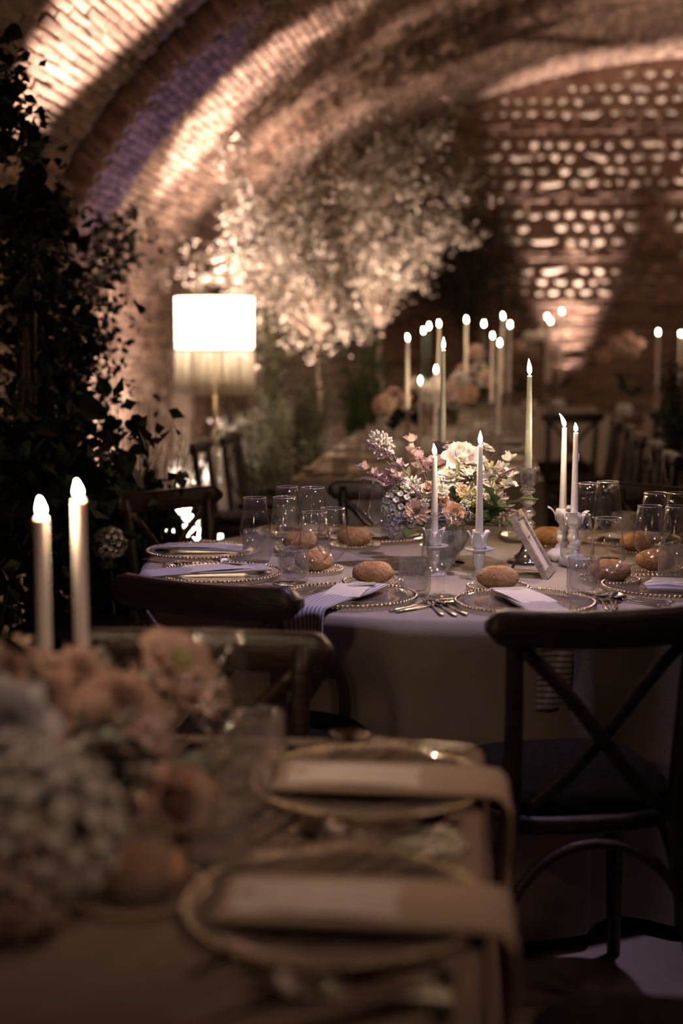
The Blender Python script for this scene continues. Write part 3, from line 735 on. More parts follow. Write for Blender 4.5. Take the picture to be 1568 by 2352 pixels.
for i, (px, py, ph) in enumerate(W):
    tall = i in (3, 6, 7, 10, 11, 15); kd = 'tall_wine_glass' if tall else 'wine_glass'
    p = at(px, py, TZ + (.215 if tall else .195)); p.z = TZ
    place(kd, 'empty wine glass ' + ph, p, rnd.random() * 6, 'wine glasses on the round table')
TB = [(590, 1297, 'under the bright-edged wine glass'), (674, 1345, 'in front of the glass cluster'), (951, 1374, 'beside the roll, before the flower bowl'), (1338, 1372, 'under the wine glass by the shell holders'), (1545, 1335, 'at the frame edge'), (1434, 1250, 'behind the tumbler row beyond the far roll'), (905, 1248, 'under the hydrangea bloom'), (1183, 1252, 'between oak leaves and leaning frame'), (663, 1232, 'hidden behind the glass cluster')]
for px, py, ph in TB:
    p = at(px, py - 7, TZ); place('tumbler', 'cut crystal tumbler ' + ph, p, rnd.random() * 6, 'cut crystal tumblers on the round table')
BP = [(856, 1346, 0, 'in front of the first cut tumblers'), (1143, 1358, 2, 'by the white candle holder'), (1400, 1341, 1, 'under the wine glass near three forks'), (814, 1260, 1, 'behind the glass cluster, near the centre flowers'), (1258, 1258, 0, 'behind the leaning frame'), (1462, 1272, 2, 'behind the clear-stemmed glass'), (690, 1270, 2, 'seen through the cluster of glasses'), (722, 1317, 0, 'peeping out behind the second cut tumbler'), (1503, 1316, 1, 'behind the tumbler at the frame edge')]
for px, py, k, ph in BP:
    p = at(px, py - 3, TZ)
    place('bread_plate', 'small bead-rimmed bread plate ' + ph, p, rnd.random(), 'bread plates on the round table')
    place('bread_roll' if k == 0 else 'bread_roll_%d' % k, 'floury bread roll on the small plate ' + ph, p + Vector((0, 0, .004)), {0: .2, 1: -.4, 2: .1}[k] + rnd.uniform(-.2, .2), 'bread rolls on the round table').name = 'bread_roll'
# extra cutlery seen around the low chair
p = on_round(610, 1352); place('spoon', 'silver spoon lying before the low chair', None, group='cutlery on the round table', mx=T(p.x, p.y, TZ + .001, -1.1))
# candles and their holders
def hold(kind, label, px, py, h, ctop, clabel, mat='wax', sink=.03, rz=0, grp=None, **kw):
    p = at(px, py, TZ)
    place(kind, label, p, rz, grp)
    # height from the photograph: a vertical above the holder's foot
    d = ray(px, ctop); z = CZ + d.z * p.y / d.y
    candle(clabel, (p.x, p.y, TZ + h - sink), z, mat, **kw)
    return p
G1 = 'candle holders on the round table'
hold('milk_glass_candle_holder', 'petalled white glass candle holder in the open, beside a bread roll', 1099, 1328, .118, 1022, 'white taper candle in the petalled holder beside a bread roll', grp=G1, fl=0)
hold('milk_glass_candle_holder', 'petalled white glass candle holder behind the wine glass before the flower bowl', 996, 1320, .118, 1047, 'white taper candle behind the wine glass before the flower bowl', grp=G1, fl=1, rz=1)
hold('shell_candle_holder', 'white shell-footed candle holder with the candle whose flame leans', 1290, 1288, .15, 982, 'white taper candle with the leaning flame', grp=G1, fl=2, rz=.5)
hold('shell_candle_holder', 'white shell-footed candle holder nearer the wine glasses', 1316, 1301, .15, 993, 'white taper candle with a wax drip and short flame', grp=G1, fl=4, rz=2, drip=True)
hold('crystal_candlestick', 'baluster crystal candlestick behind the leaning frame', 1209, 1293, .262, 862, 'tall grey-green taper in the crystal stick behind the leaning frame', 'wax_green', .045, grp=G1, r0=.0112, fl=3, watts=.75)
p = at(1013, 1235, TZ); p.y = 4.2; p.x = (1013 - 784) / F * 4.27
place('tall_crystal_candlestick', 'crystal candlestick rising behind the flower bowl', p, 0, G1)
candle('tall grey-green taper rising behind the flower bowl', (p.x, p.y, TZ + .26), 1.325, 'wax_green', r0=.0112, fl=0, watts=.75)
p = at(1262, 1322, TZ); place('easel_frame', 'limed wood picture frame leaning on its easel leg', p, -.28)
# footed bowl
p = at(1022, 1297, TZ); BOWL = p.copy()
place('footed_bowl', 'x', p) if 'footed_bowl' in KIND else None
bw = M().lathe([(.001, 0), (.030, 0), (.031, .004), (.022, .010), (.018, .016), (.030, .026), (.050, .046), (.0615, .075), (.060, .100), (.052, .118), (.049, .118), (.056, .098), (.056, .07), (.03, .034), (.001, .030)], 40)
o = ob('footed_bowl', bw, MT['bowl'], loc=p); tag(o, 'matt off-white footed bowl holding the centre flowers', 'bowl')
# chairs at the round table
G2 = 'cross-back chairs around the round table'
chair('dark cross-back chair showing its whole cross, in front of the cloth', (.485, 2.56), 9, G2)
chair('dark cross-back chair with low curved rail before the striped napkins', (-.285, 2.86), -27, G2)
chair('dark cross-back chair beside the potted hydrangea', (-.575, 4.66), -133, G2)
chair('dark cross-back chair next to the foliage, half out of view', (-1.02, 4.33), -110, G2)
chair('dark cross-back chair behind the two long white candles', (-.93, 3.28), -65, G2)
chair('dark cross-back chair behind the centre flowers, facing us', (.175, 4.96), 176, G2)
chair('dark cross-back chair behind the wine glasses at the frame edge', (1.10, 4.78), 138, G2)
# ================================================================ NEAR LONG TABLE
def long_table(u0, u1, v0, v1, label, clabel, near_round=.05, mat='cloth_dark', drop=.70):
    t = bpy.data.objects.new('long_table', None); C.objects.link(t); cx, cyy = (u0 + u1) / 2, (v0 + v1) / 2
    t.location = R(cx, cyy); t.rotation_euler = (0, 0, -YAW); tag(t, label, 'table', 'long tables')
    w_, l = u1 - u0, v1 - v0
    ob('tabletop', M().rbox((0, 0, .73), (w_ - .02, l - .02, .03), .03), MT['rattan'], t)
    for a in (-1, 1):
        for b in (-1, 1): ob('leg', M().box((a * (w_ / 2 - .1), b * (l / 2 - .1), .357), (.05, .05, .715)), MT['rattan'], t, False)
    m = M(); rings = []; n = 0
    def outline(grow, t_):
        pts = []; per = [((u1, v0), (u1, v1)), ((u1, v1), (u0, v1)), ((u0, v1), (u0, v0)), ((u0, v0), (u1, v0))]
        for q, (a, b) in enumerate(per):
            L = math.hypot(b[0] - a[0], b[1] - a[1]); d = ((b[0] - a[0]) / L, (b[1] - a[1]) / L); nn = (d[1], -d[0])
            N_ = 60
            for k in range(N_):
                s_ = near_round + (L - 2 * near_round) * k / N_
                g = grow + t_ * (.016 * math.cos(s_ * 14 + q) + .008 * math.sin(s_ * 31))
                pts.append((a[0] + d[0] * s_ + nn[0] * g, a[1] + d[1] * s_ + nn[1] * g))
            c = (b[0] - d[0] * near_round - nn[0] * near_round, b[1] - d[1] * near_round - nn[1] * near_round)
            a0 = math.atan2(nn[1], nn[0])
            for k in range(8):
                a_ = a0 + PI / 2 * k / 8; rr = near_round + grow + t_ * (.06 * math.sin(k / 8 * PI) ** 2)
                pts.append((c[0] + rr * math.cos(a_), c[1] + rr * math.sin(a_)))
        return pts
    for g, z, t_ in ((-.045, TZ, 0), (-.008, TZ, 0), (-.002, TZ - .002, 0), (.001, TZ - .008, 0)): rings.append([R(a, b, z) for a, b in outline(g, t_)])
    for i in range(1, 15):
        q = i / 14; rings.append([R(a, b, TZ - .008 - drop * q) for a, b in outline(.004 + .02 * q, q ** .7)])
    m.loft(rings, False); n = len(rings[0]); m.v.append(tuple(R((u0 + u1) / 2, (v0 + v1) / 2, TZ))); m.uv.append((0, 0)); m.f += [(k, (k + 1) % n, len(m.v) - 1) for k in range(n)]
    o = ob('tablecloth', m, MT[mat]); tag(o, clabel, 'tablecloth', 'cloths on the long tables'); return t
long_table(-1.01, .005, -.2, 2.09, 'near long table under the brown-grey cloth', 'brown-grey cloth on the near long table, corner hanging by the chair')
RZL = -YAW + PI / 2          # sitter on the right-hand side looks along -u
NG = 'on the near long table'
for i, (px, py, ph) in enumerate(((850, 1806, 'farther setting of the near long table'), (770, 2092, 'nearer setting of the near long table'))):
    p = at(px, py, TZ)
    place('charger_plate', 'blurred bead-rimmed charger at the ' + ph, p, RZL, 'chargers ' + NG)
    place('napkin_sand', 'sand linen napkin hanging off the ' + ph, p + Vector((0, -.02, 0)), RZL, 'napkins ' + NG).name = 'napkin'
    place('menu_card', 'blank cream card on the napkin at the ' + ph, p + Vector((-.02, -.02, 0)), RZL, 'cards ' + NG)
    for kd, x, y, r, w_ in (('fork', -.182, -.02, -.05, 'inner'), ('fork', -.203, -.03, 0, 'outer'), ('knife', .178, -.03, .1, 'inner'), ('knife', .195, -.04, .05, 'outer'), ('spoon', .214, .0, .15, 'single')):
        place(kd, '%s %s at the %s' % (w_, kd, ph), None, group='cutlery ' + NG, mx=T(p.x, p.y, TZ + .001, RZL) @ T(x, y, 0, -r))
p = R(-.78, 1.25, TZ)
place('charger_plate', 'bead-rimmed charger beyond the flowers, across the near long table', p, RZL + PI, 'chargers ' + NG)
for px, py, ph, kd in ((500, 1458, 'standing above the flowers, in front of the dark rail', 'tall_wine_glass'), (452, 1560, 'half behind the tall blush bloom', 'wine_glass'), (330, 1640, 'among the peach flowers', 'wine_glass')):
    p = at(px, py, TZ + (.215 if kd[0] == 't' else .195)); p.z = TZ
    place(kd, 'blurred wine glass ' + ph, p, 0, 'wine glasses ' + NG)
for px, py, ph in ((590, 1790, 'next to the corner of the cloth'), (503, 2005, 'between the two chargers'), (318, 2085, 'in front of the white hydrangea'), (545, 1890, 'behind the nearer napkin')):
    place('tumbler', 'blurred cut tumbler ' + ph, at(px, py - 12, TZ), 1, 'tumblers ' + NG)
for px, py, ph in ((412, 1880, 'below the dark leaf'), (318, 2060, 'by the low tumbler')):
    p = at(px, py, TZ); place('bread_plate', 'blurred bead-rimmed bread plate ' + ph, p, 0, 'bread plates ' + NG)
    place('bread_roll', 'blurred brown bread roll ' + ph, p + Vector((0, 0, .004)), .3, 'bread rolls ' + NG)
for px, fy, ph, Y in ((95, 1186, 'shorter of the two long candles by the flowers', 1.98), (180, 1146, 'taller of the two long candles by the flowers', 2.0)):
    t = aty(px, fy, Y)
    place('low_candle_holder', 'white candle holder hidden in the flowers, ' + ph[:7], (t.x, t.y, TZ), 0, 'candle holders ' + NG)
    candle('white taper, ' + ph, (t.x, t.y, TZ + .046), t.z, 'wax', r0=.0115, r1=.0088, fl=4, watts=.62)
G3 = 'cross-back chairs around the near long table'
chair('dark cross-back chair at the head of the near long table', (-.235, 2.35), 180 - 6, G3)
chair('dark cross-back chair pulled up to the near long table, seat in the corner', (.66, 1.57), 84, G3)
# ================================================================ FAR LONG TABLE
long_table(-.845, .265, 6.15, 10.3, 'far long table beyond the round table', 'sand-coloured cloth on the far long table', mat='cloth')
G4 = 'on the far long table'
k = 0
for side in (-1, 1):
    for i in range(6):
        v = 6.52 + .66 * i; u = -.29 + side * .37
        rz = -YAW + (PI / 2 if side > 0 else -PI / 2); p = R(u, v, TZ)
        far_ = ('first', 'second', 'third', 'fourth', 'fifth', 'sixth')[i]; sd = 'lamp side' if side < 0 else 'dark side'
        place('charger_plate', 'small distant charger, %s from the near end, %s' % (far_, sd), p, rz, 'chargers ' + G4)
        place('napkin_sand' if i < 2 else 'napkin_grey', '%s napkin, %s from the near end, %s' % ('sand' if i < 2 else 'grey', far_, sd), p, rz, 'napkins ' + G4).name = 'napkin'
        for kd, x, y in (('wine_glass', .17, .12), ('tall_wine_glass', .09, .17), ('tumbler', .18, .02)):
            q = p + Matrix.Rotation(rz, 3, 'Z') @ Vector((x, y, 0))
            place(kd, 'blurred %s by the %s napkin from the near end, %s' % ('tumbler' if kd == 'tumbler' else 'tall wine glass' if kd[0] == 't' else 'wine glass', far_, sd), q, 0, 'glasses ' + G4)
p = R(-.42, 7.3, TZ); place('easel_frame', 'blurred brown picture frame among the far table glasses', p, -1.7)
# distant chairs: five along each side of the far long table
for i in range(5):
    v = 6.95 + i * .62; nth = ('first', 'second', 'third', 'fourth', 'fifth')[i]
    chair('cross-back chair on the lamp side of the far long table, %s from the round table' % nth, R(-1.40 + .03 * (i % 2), v), -90 - 6, 'chairs on the lamp side of the far long table')
    v = 6.35 + i * .68
    chair('cross-back chair on the dark side of the far long table, %s from the round table' % nth, R(.83 + .02 * (i % 2), v), 90 - 6, 'chairs on the dark side of the far long table')
chair('cross-back chair standing beyond the dark-side row, seen square on', (1.60, 9.85), 4, 'chairs at the end of the cellar')
chair('cross-back chair pushed to the farthest table', (2.40, 10.1), 2, 'chairs at the end of the cellar')
chair('cross-back chair at the farthest table, near the edge', (3.05, 10.1), -3, 'chairs at the end of the cellar')
# farthest tables
long_table(-.2, 1.0, 11.4, 13.6, 'farthest table in line with the far long table', 'cloth on the farthest table in line with the others', mat='cloth')
long_table(1.35, 3.6, 10.9, 12.2, 'wide table across the dark end of the cellar', 'cloth on the wide table at the dark end', mat='cloth')
CN = [(936, 782, 7.0, 'wax', 'ivory', 'slim_candlestick'), (972, 766, 7.7, 'wax_dark', 'dark', 'crystal_candlestick'), (985, 756, 8.1, 'wax_dark', 'dark', 'slim_candlestick'), (1008, 750, 7.5, 'wax', 'ivory', 'crystal_candlestick'),
      (1001, 856, 7.2, 'wax', 'ivory', 'low_candle_holder'), (965, 882, 6.8, 'wax', 'ivory', 'low_candle_holder'), (1071, 740, 8.3, 'wax', 'ivory', 'crystal_candlestick'), (1111, 750, 8.9, 'wax_dark', 'dark', 'slim_candlestick'),
      (1131, 777, 8.0, 'wax', 'ivory', 'crystal_candlestick'), (1155, 731, 9.2, 'wax', 'ivory', 'slim_candlestick'), (1147, 794, 8.6, 'wax', 'ivory', 'low_candle_holder'), (1171, 751, 9.8, 'wax', 'ivory', 'crystal_candlestick'),
      (1256, 732, 12.0, 'wax', 'ivory', 'slim_candlestick'), (1264, 742, 12.3, 'wax', 'ivory', 'slim_candlestick'), (1290, 719, 12.5, 'wax', 'ivory', 'slim_candlestick'), (1511, 768, 11.3, 'wax', 'ivory', 'crystal_candlestick'), (1563, 771, 11.4, 'wax', 'ivory', 'crystal_candlestick')]
CL = ['tallest pale, alone at the near end', 'first of the dark pair', 'second of the dark pair', 'just behind the dark pair', 'short, low among the flowers', 'shortest, lowest flame', 'in the middle of the row', 'slim, against the black background', 'below the highest flame', 'with the highest flame of the row', 'low, under the high flame', 'last of the row',
      'first of the three on the farthest table', 'middle of the three on the farthest table', 'tallest of the three on the farthest table', 'first of two on the wide table', 'second of two on the wide table']
HH = {'slim_candlestick': .262, 'crystal_candlestick': .217, 'low_candle_holder': .045}
for (px, py, Y, mat, cn, kd), lb in zip(CN, CL):
    t = aty(px, py, Y); place(kd, 'glass holder under the %s candle %s' % (cn, lb), (t.x, t.y, TZ), 0, 'candle holders in the far part of the cellar')
    candle('lit %s taper candle %s' % (cn, lb), (t.x, t.y, TZ + HH[kd]), max(t.z, TZ + HH[kd] + .05), mat, r0=.0112, r1=.0075, fl=(px % 3 == 0) * 1, watts=.65, group='lit candles in the far part of the cellar')
# ================================================================ FLOWERS
def petal(L, W_, cup=.3, curl=.8, ruf=0.0, n=5, m_=4, ph=0.0):
    mm = M(); pos = []
    y = z = 0.0; ys = [0.0]; zs = [0.0]
    for j in range(n):
        a = curl * (j + .5) / n; y += math.sin(a) * L / n; z += math.cos(a) * L / n; ys.append(y); zs.append(z)
    def f(a, b):
        s_ = a * 2 - 1; q = min(n, int(round(b * n))); hw = W_ / 2 * max(.12, math.sin(PI * min(.93, .12 + b * .80))) ** .75
        return (s_ * hw, ys[q] - cup * s_ * s_ * hw + ruf * math.sin(5 * s_ + ph) * b * b, zs[q] + ruf * math.cos(4 * s_ + ph) * b * b)
    return mm.sheet(m_, n, f)
def bloom_parts(layers, seed=0):
    r = random.Random(seed); out = []
    for n, L, W_, tilt, cup, curl, ruf in layers:
        for k in range(n):
            mx = Matrix.Rotation(2 * PI * (k + r.uniform(-.15, .15)) / n + L * 40, 4, 'Z') @ Matrix.Rotation(-(tilt + r.uniform(-.08, .08)), 4, 'X')
            out.append(((L, W_, cup, curl, ruf), mx))
    return out
PSH = {
 'peony': [(5, .026, .024, .05, .5, -.5, .001), (7, .034, .032, .25, .5, -.3, .002), (8, .042, .040, .55, .45, -.1, .002), (8, .048, .044, .95, .4, .1, .003), (7, .050, .046, 1.3, .3, .3, .003)],
 'rose': [(3, .020, .018, .0, .7, -.5, 0), (5, .025, .025, .18, .6, -.3, 0), (6, .029, .030, .42, .5, .0, 0), (7, .032, .034, .75, .4, .4, .001), (6, .033, .034, 1.15, .3, .6, .001)],
 'dahlia': [(8, .016, .009, .15, .4, -.3, 0), (12, .022, .011, .45, .4, -.2, 0), (14, .028, .012, .8, .4, 0, 0), (16, .032, .013, 1.15, .4, 0, 0), (16, .033, .013, 1.5, .4, .1, 0)],
 'scabiosa': [(10, .012, .010, .4, .2, .2, .001), (12, .022, .018, .95, .1, .3, .002), (10, .028, .022, 1.35, .1, .2, .002)],
 'carnation': [(8, .022, .018, .1, .3, .2, .003), (12, .030, .022, .5, .3, .3, .004), (12, .034, .024, .95, .3, .3, .004)],
}
_pc = {}
def petal_mesh(key, mat):
    k = (key, mat)
    if k not in _pc: _pc[k] = petal(*key).mesh('petal', MT[mat])
    return _pc[k]
def floret(mats=None):
    m = M()
    for k in range(4):
        m.merge(petal(.0155, .016, .1, 1.2, .001, 3, 2), Matrix.Rotation(k * PI / 2, 4, 'Z'))
    return m
FLT = floret()
def globe(r, n, unit, seed, squash=.8):
    m = M()
    for k in range(n):
        z = 1 - 1.75 * (k + .5) / n; a = k * 2.39996; s_ = math.sqrt(max(0, 1 - z * z)); d = Vector((s_ * math.cos(a), s_ * math.sin(a), z * squash))
        q = d.normalized().to_track_quat('Z', 'Y').to_matrix().to_4x4()
        m.merge(unit, Matrix.Translation(d * r * (1 + .07 * math.sin(k * 7 + seed))) @ q @ Matrix.Rotation(k * 1.3, 4, 'Z'))
    return m
def sweetpea():
    m = M()
    m.merge(petal(.026, .034, -.3, -.5, .004), Matrix.Rotation(.3, 4, 'X'))
    m.merge(petal(.018, .016, .6, .9, .002), Matrix.Rotation(-.2, 4, 'X') @ Matrix.Rotation(.5, 4, 'Z'))
    m.merge(petal(.018, .016, .6, .9, .002), Matrix.Rotation(-.2, 4, 'X') @ Matrix.Rotation(-.5, 4, 'Z'))
    return m
SWP = sweetpea()
def spike(L, n, r):
    m = M()
    for k in range(n):
        t = k / n; a = k * 2.4; rr = r * (1 - .65 * t)
        m.ell((rr * math.cos(a), rr * math.sin(a), L * t), (.0032, .0032, .0045), 5, 3)
    return m
def leafm(L, W_, lobes=0, fold=.25, droop=.5, n=9):
    m = M()
    def f(a, b):
        s_ = a * 2 - 1; w_ = W_ / 2 * math.sin(PI * min(.98, .04 + b * .95)) ** .8
        if lobes: w_ *= 1 + .32 * math.cos(b * PI * 2 * lobes)
        return (s_ * w_, L * b, fold * abs(s_) * w_ - droop * L * b * b * .4)
    return m.sheet(4, n * (2 if lobes else 1), f)
LM = {'oak': leafm(.075, .058, 3).mesh('leaf', MT['leaf']), 'small': leafm(.045, .018).mesh('leaf', MT['leaf']), 'sage': leafm(.05, .016).mesh('leaf', MT['leaf_sage']), 'dark': leafm(.08, .045).mesh('leaf', MT['leaf_dark'])}
_gc = {}
def flower(kind, label, head, up, root, mat, group, s=1.0, name=None):
    head, up, root = Vector(head), Vector(up).normalized(), Vector(root)
    r_ = bpy.data.objects.new(name or kind, None); C.objects.link(r_); r_.location = root; tag(r_, label, 'flower', group)
    l = head - root
    hm = Matrix.Translation(l) @ up.to_track_quat('Z', 'Y').to_matrix().to_4x4() @ Matrix.Scale(s, 4)
    if kind in PSH:
        for key, mx in bloom_parts(PSH[kind], int(head.x * 1000)): link('petal', petal_mesh(key, mat), r_, hm @ mx)
        if kind in ('scabiosa',): 
            if 'sc' not in _gc: _gc['sc'] = M().ell((0, 0, .006), (.008, .008, .007), 8, 5).mesh('flower_centre', MT['lime'])
            link('flower_centre', _gc['sc'], r_, hm)
    else:
        key = (kind, mat)
        if key not in _gc:
            m = {'hydrangea': lambda: globe(.045, 70, FLT, 1), 'astilbe': lambda: globe(.017, 44, spike(.012, 3, .003), 2, 1.5), 'sweet_pea': lambda: M().merge(SWP, Matrix.Scale(1.45, 4)), 'lavender': lambda: spike(.085, 42, .0062), 'berry': lambda: globe(.013, 22, M().ell((0, 0, 0), (.0035, .0035, .0035), 6, 4), 2, 1), 'fluff': lambda: globe(.024, 60, petal(.014, .004, .1, .1, 0, 2, 2), 3, .7)}[kind]()
            _gc[key] = m.mesh('bloom', MT[mat])
        if kind == 'sweet_pea':
            for k in range(4):
                b = link('bloom', _gc[key], r_, Matrix.Translation(l - up * (.030 * k) * s + Vector((math.sin(k * 2.2 + head.x * 50), math.cos(k * 2.2), .2)) * .018 * s) @ (up + Vector((math.sin(k * 2.2), math.cos(k * 2.2), .3))).to_track_quat('Z', 'Y').to_matrix().to_4x4() @ Matrix.Scale(s, 4))
        else: link('bloom', _gc[key], r_, hm)
    mid = l * .55 + Vector((0, 0, .02)) + up * .01
    ob('stem', M().tube([(0, 0, 0), l * .3 + Vector((0, 0, .012)), mid, l * .85 + up * -.004, l - up * .002], .0018, 5), MT['stem'], r_)
    return r_
def sprig(label, tip, root, mesh, n, group, name='foliage_sprig', s=1.0):
    tip, root = Vector(tip), Vector(root); l = tip - root
    r_ = bpy.data.objects.new(name, None); C.objects.link(r_); r_.location = root; tag(r_, label, 'leaves', group)
    ob('stem', M().tube([(0, 0, 0), l * .5 + Vector((0, 0, .02)), l], .0016, 5), MT['stem'], r_)
    for k in range(n):
        t = 1 - .5 * k / max(1, n - 1); p = l * t + Vector((0, 0, .02 * (1 - abs(2 * t - 1)))); a = k * 2.4 + tip.x * 30
        d = (l.normalized() * .7 + Vector((math.cos(a), math.sin(a), .3)) * (.8 if k else .1)).normalized()
        link('leaf', mesh, r_, Matrix.Translation(p) @ d.to_track_quat('Y', 'Z').to_matrix().to_4x4() @ Matrix.Scale(s, 4))
    return r_
GC = 'flowers in the footed bowl'
br = BOWL + Vector((0, 0, .105))
FLW = [('peony', 1062, 1062, 3.76, 'white', 1.25, 'largest white ruffled peony at the top of the bowl'), ('peony', 1030, 1100, 3.74, 'white', .7, 'smaller white bloom under the large peony'),
 ('hydrangea', 925, 1160, 3.74, 'ice', 1.0, 'pale blue-white hydrangea head over the left rim'), ('hydrangea', 915, 1205, 3.73, 'ice', .7, 'lowest pale hydrangea head'), ('dahlia', 958, 1176, 3.69, 'blush', 1.15, 'blush dahlia beside the hydrangea'),
 ('rose', 1043, 1180, 3.69, 'peach', 1.05, 'peach rose low in the front'), ('rose', 1020, 1152, 3.70, 'peach', .55, 'small peach bud above the peach rose'), ('rose', 1062, 1128, 3.70, 'peach', .6, 'small peach bloom between the white candles'),
 ('carnation', 950, 1120, 3.72, 'white', .9, 'cream ruffled bloom above the hydrangea'), ('carnation', 1013, 1130, 3.68, 'white', .75, 'white ruffled bloom just behind the candle'),
 ('fluff', 1085, 1105, 3.71, 'ice', 1.2, 'feathery pale bloom behind the centre candle'), ('fluff', 1130, 1095, 3.76, 'lime', 1.3, 'feathery greenish bloom right of the candle'), ('fluff', 1125, 1145, 3.74, 'blush', 1.5, 'soft beige bloom above the oak leaf'), ('fluff', 1150, 1170, 3.80, 'blush', 1.3, 'soft beige bloom behind the oak leaf'), ('scabiosa', 1110, 1128, 3.68, 'white', .9, 'small white scabiosa right of the candle'),
 ('sweet_pea', 848, 1082, 3.74, 'mauve', .95, 'outermost pink sweet pea'), ('sweet_pea', 886, 1058, 3.74, 'mauve', 1.0, 'pink sweet pea next to the outermost'), ('sweet_pea', 900, 1090, 3.72, 'mauve', .8, 'low pink sweet pea by the glass rim'), ('sweet_pea', 946, 1018, 3.82, 'blush', .9, 'tall faded pink sweet pea'), ('sweet_pea', 972, 1052, 3.80, 'mauve', .8, 'pink sweet pea near the flame'),
 ('astilbe', 874, 1022, 3.76, 'white', 1.25, 'white plume arching highest to the side'), ('sweet_pea', 1165, 1062, 3.76, 'white', 1.0, 'upper white sweet pea by the crystal stick'), ('sweet_pea', 1180, 1100, 3.74, 'white', .95, 'lower white sweet pea by the crystal stick'), ('sweet_pea', 1140, 1080, 3.76, 'white', .8, 'white sweet pea nearest the candle'), ('scabiosa', 1116, 1030, 3.84, 'white', .9, 'white scabiosa beside the candle flame'), ('scabiosa', 1036, 1030, 3.86, 'blush', .9, 'pale scabiosa behind the peony'),
 ('lavender', 905, 1050, 3.74, 'plum', .9, 'dark purple spike pointing outward'), ('lavender', 898, 1112, 3.72, 'plum', .8, 'lower dark purple spike'), ('lavender', 985, 1085, 3.74, 'plum', .7, 'upright dark purple spike'), ('lavender', 1145, 1095, 3.72, 'plum', .6, 'dark purple spike among white sweet peas'), ('lavender', 965, 1140, 3.68, 'plum', .5, 'short purple spike by the dahlia'),
 ('berry', 1068, 1160, 3.68, 'ice', 1.0, 'round pale berry cluster'), ('berry', 1075, 1185, 3.69, 'ice', .9, 'lower pale berry cluster'), ('berry', 975, 1155, 3.67, 'ice', .8, 'pale berry cluster by the candle'), ('berry', 1010, 1095, 3.69, 'ice', .9, 'pale berry cluster under the peony'), ('berry', 945, 1200, 3.68, 'ice', .9, 'pale berry cluster at the rim'),
 ('fluff', 1078, 1140, 3.67, 'lime', .7, 'lime-green floret cluster beside the centre candle'),
 ('hydrangea', 950, 1150, 3.80, 'white', .9, 'white hydrangea head behind the blush dahlia'), ('hydrangea', 1110, 1150, 3.86, 'white', 1.1, 'white hydrangea head behind the beige blooms'), ('peony', 1000, 1075, 3.84, 'blush', .9, 'pale peony half hidden behind the flame'), ('peony', 1095, 1075, 3.84, 'white', .9, 'white peony behind the centre candle'), ('carnation', 1005, 1175, 3.72, 'white', .7, 'small white bloom by the lower candle shaft'), ('rose', 985, 1125, 3.70, 'blush', .8, 'cream rose left of the candle shaft'), ('carnation', 925, 1130, 3.76, 'ice', .8, 'pale ruffled bloom above the outer hydrangea'), ('hydrangea', 1040, 1145, 3.80, 'white', .9, 'white hydrangea head deep in the middle')]
for kd, px, py, Y, mat, s_, lb in FLW:
    h = aty(px, py, Y); d = h - (br + Vector((0, .0, .01))); d.y -= .05; d.z = max(d.z, .01)
    if kd == 'lavender': d = Vector((h.x - br.x, 0, .05))
    flower(kd, lb, h, d + Vector((0, -.04, .03)), br + Vector((rnd.uniform(-.03, .03), rnd.uniform(-.03, .03), -.02)), mat, GC, s_)
for px, py, Y, ms, n, s_, lb in ((1165, 1160, 3.66, 'oak', 4, 1.15, 'oak-leaf sprig at the right of the bowl'), (1135, 1205, 3.64, 'oak', 4, 1.0, 'lower oak-leaf sprig over the rim'), (962, 1222, 3.65, 'oak', 3, 1.0, 'oak-leaf sprig drooping below the hydrangea'), (1050, 1215, 3.64, 'small', 5, 1.1, 'light green small-leaved sprig under the peach rose'), (1055, 1195, 3.69, 'small', 5, .8, 'small-leaved sprig beside the peach rose'), (990, 1110, 3.70, 'sage', 6, 1.0, 'sage sprig between the blooms'), (1000, 1140, 3.72, 'small', 6, 1.0, 'green filler behind the candle'), (1090, 1180, 3.74, 'oak', 4, .9, 'dark leaves in the middle of the bowl'), (1050, 1085, 3.70, 'sage', 5, .7, 'curling bud sprig before the peony'), (1120, 1060, 3.80, 'sage', 4, .7, 'curved sprig reaching over the candle'), (1015, 1200, 3.76, 'oak', 5, .8, 'dark leaves behind the rose'), (925, 1085, 3.75, 'sage', 5, .8, 'thin leaves under the sweet peas'), (945, 1175, 3.76, 'oak', 4, .8, 'leaves behind the dahlia')):
    sprig(lb, aty(px, py, Y), br + Vector((rnd.uniform(-.02, .02), 0, -.02)), LM[ms], n, 'leaves in the footed bowl', s=s_)
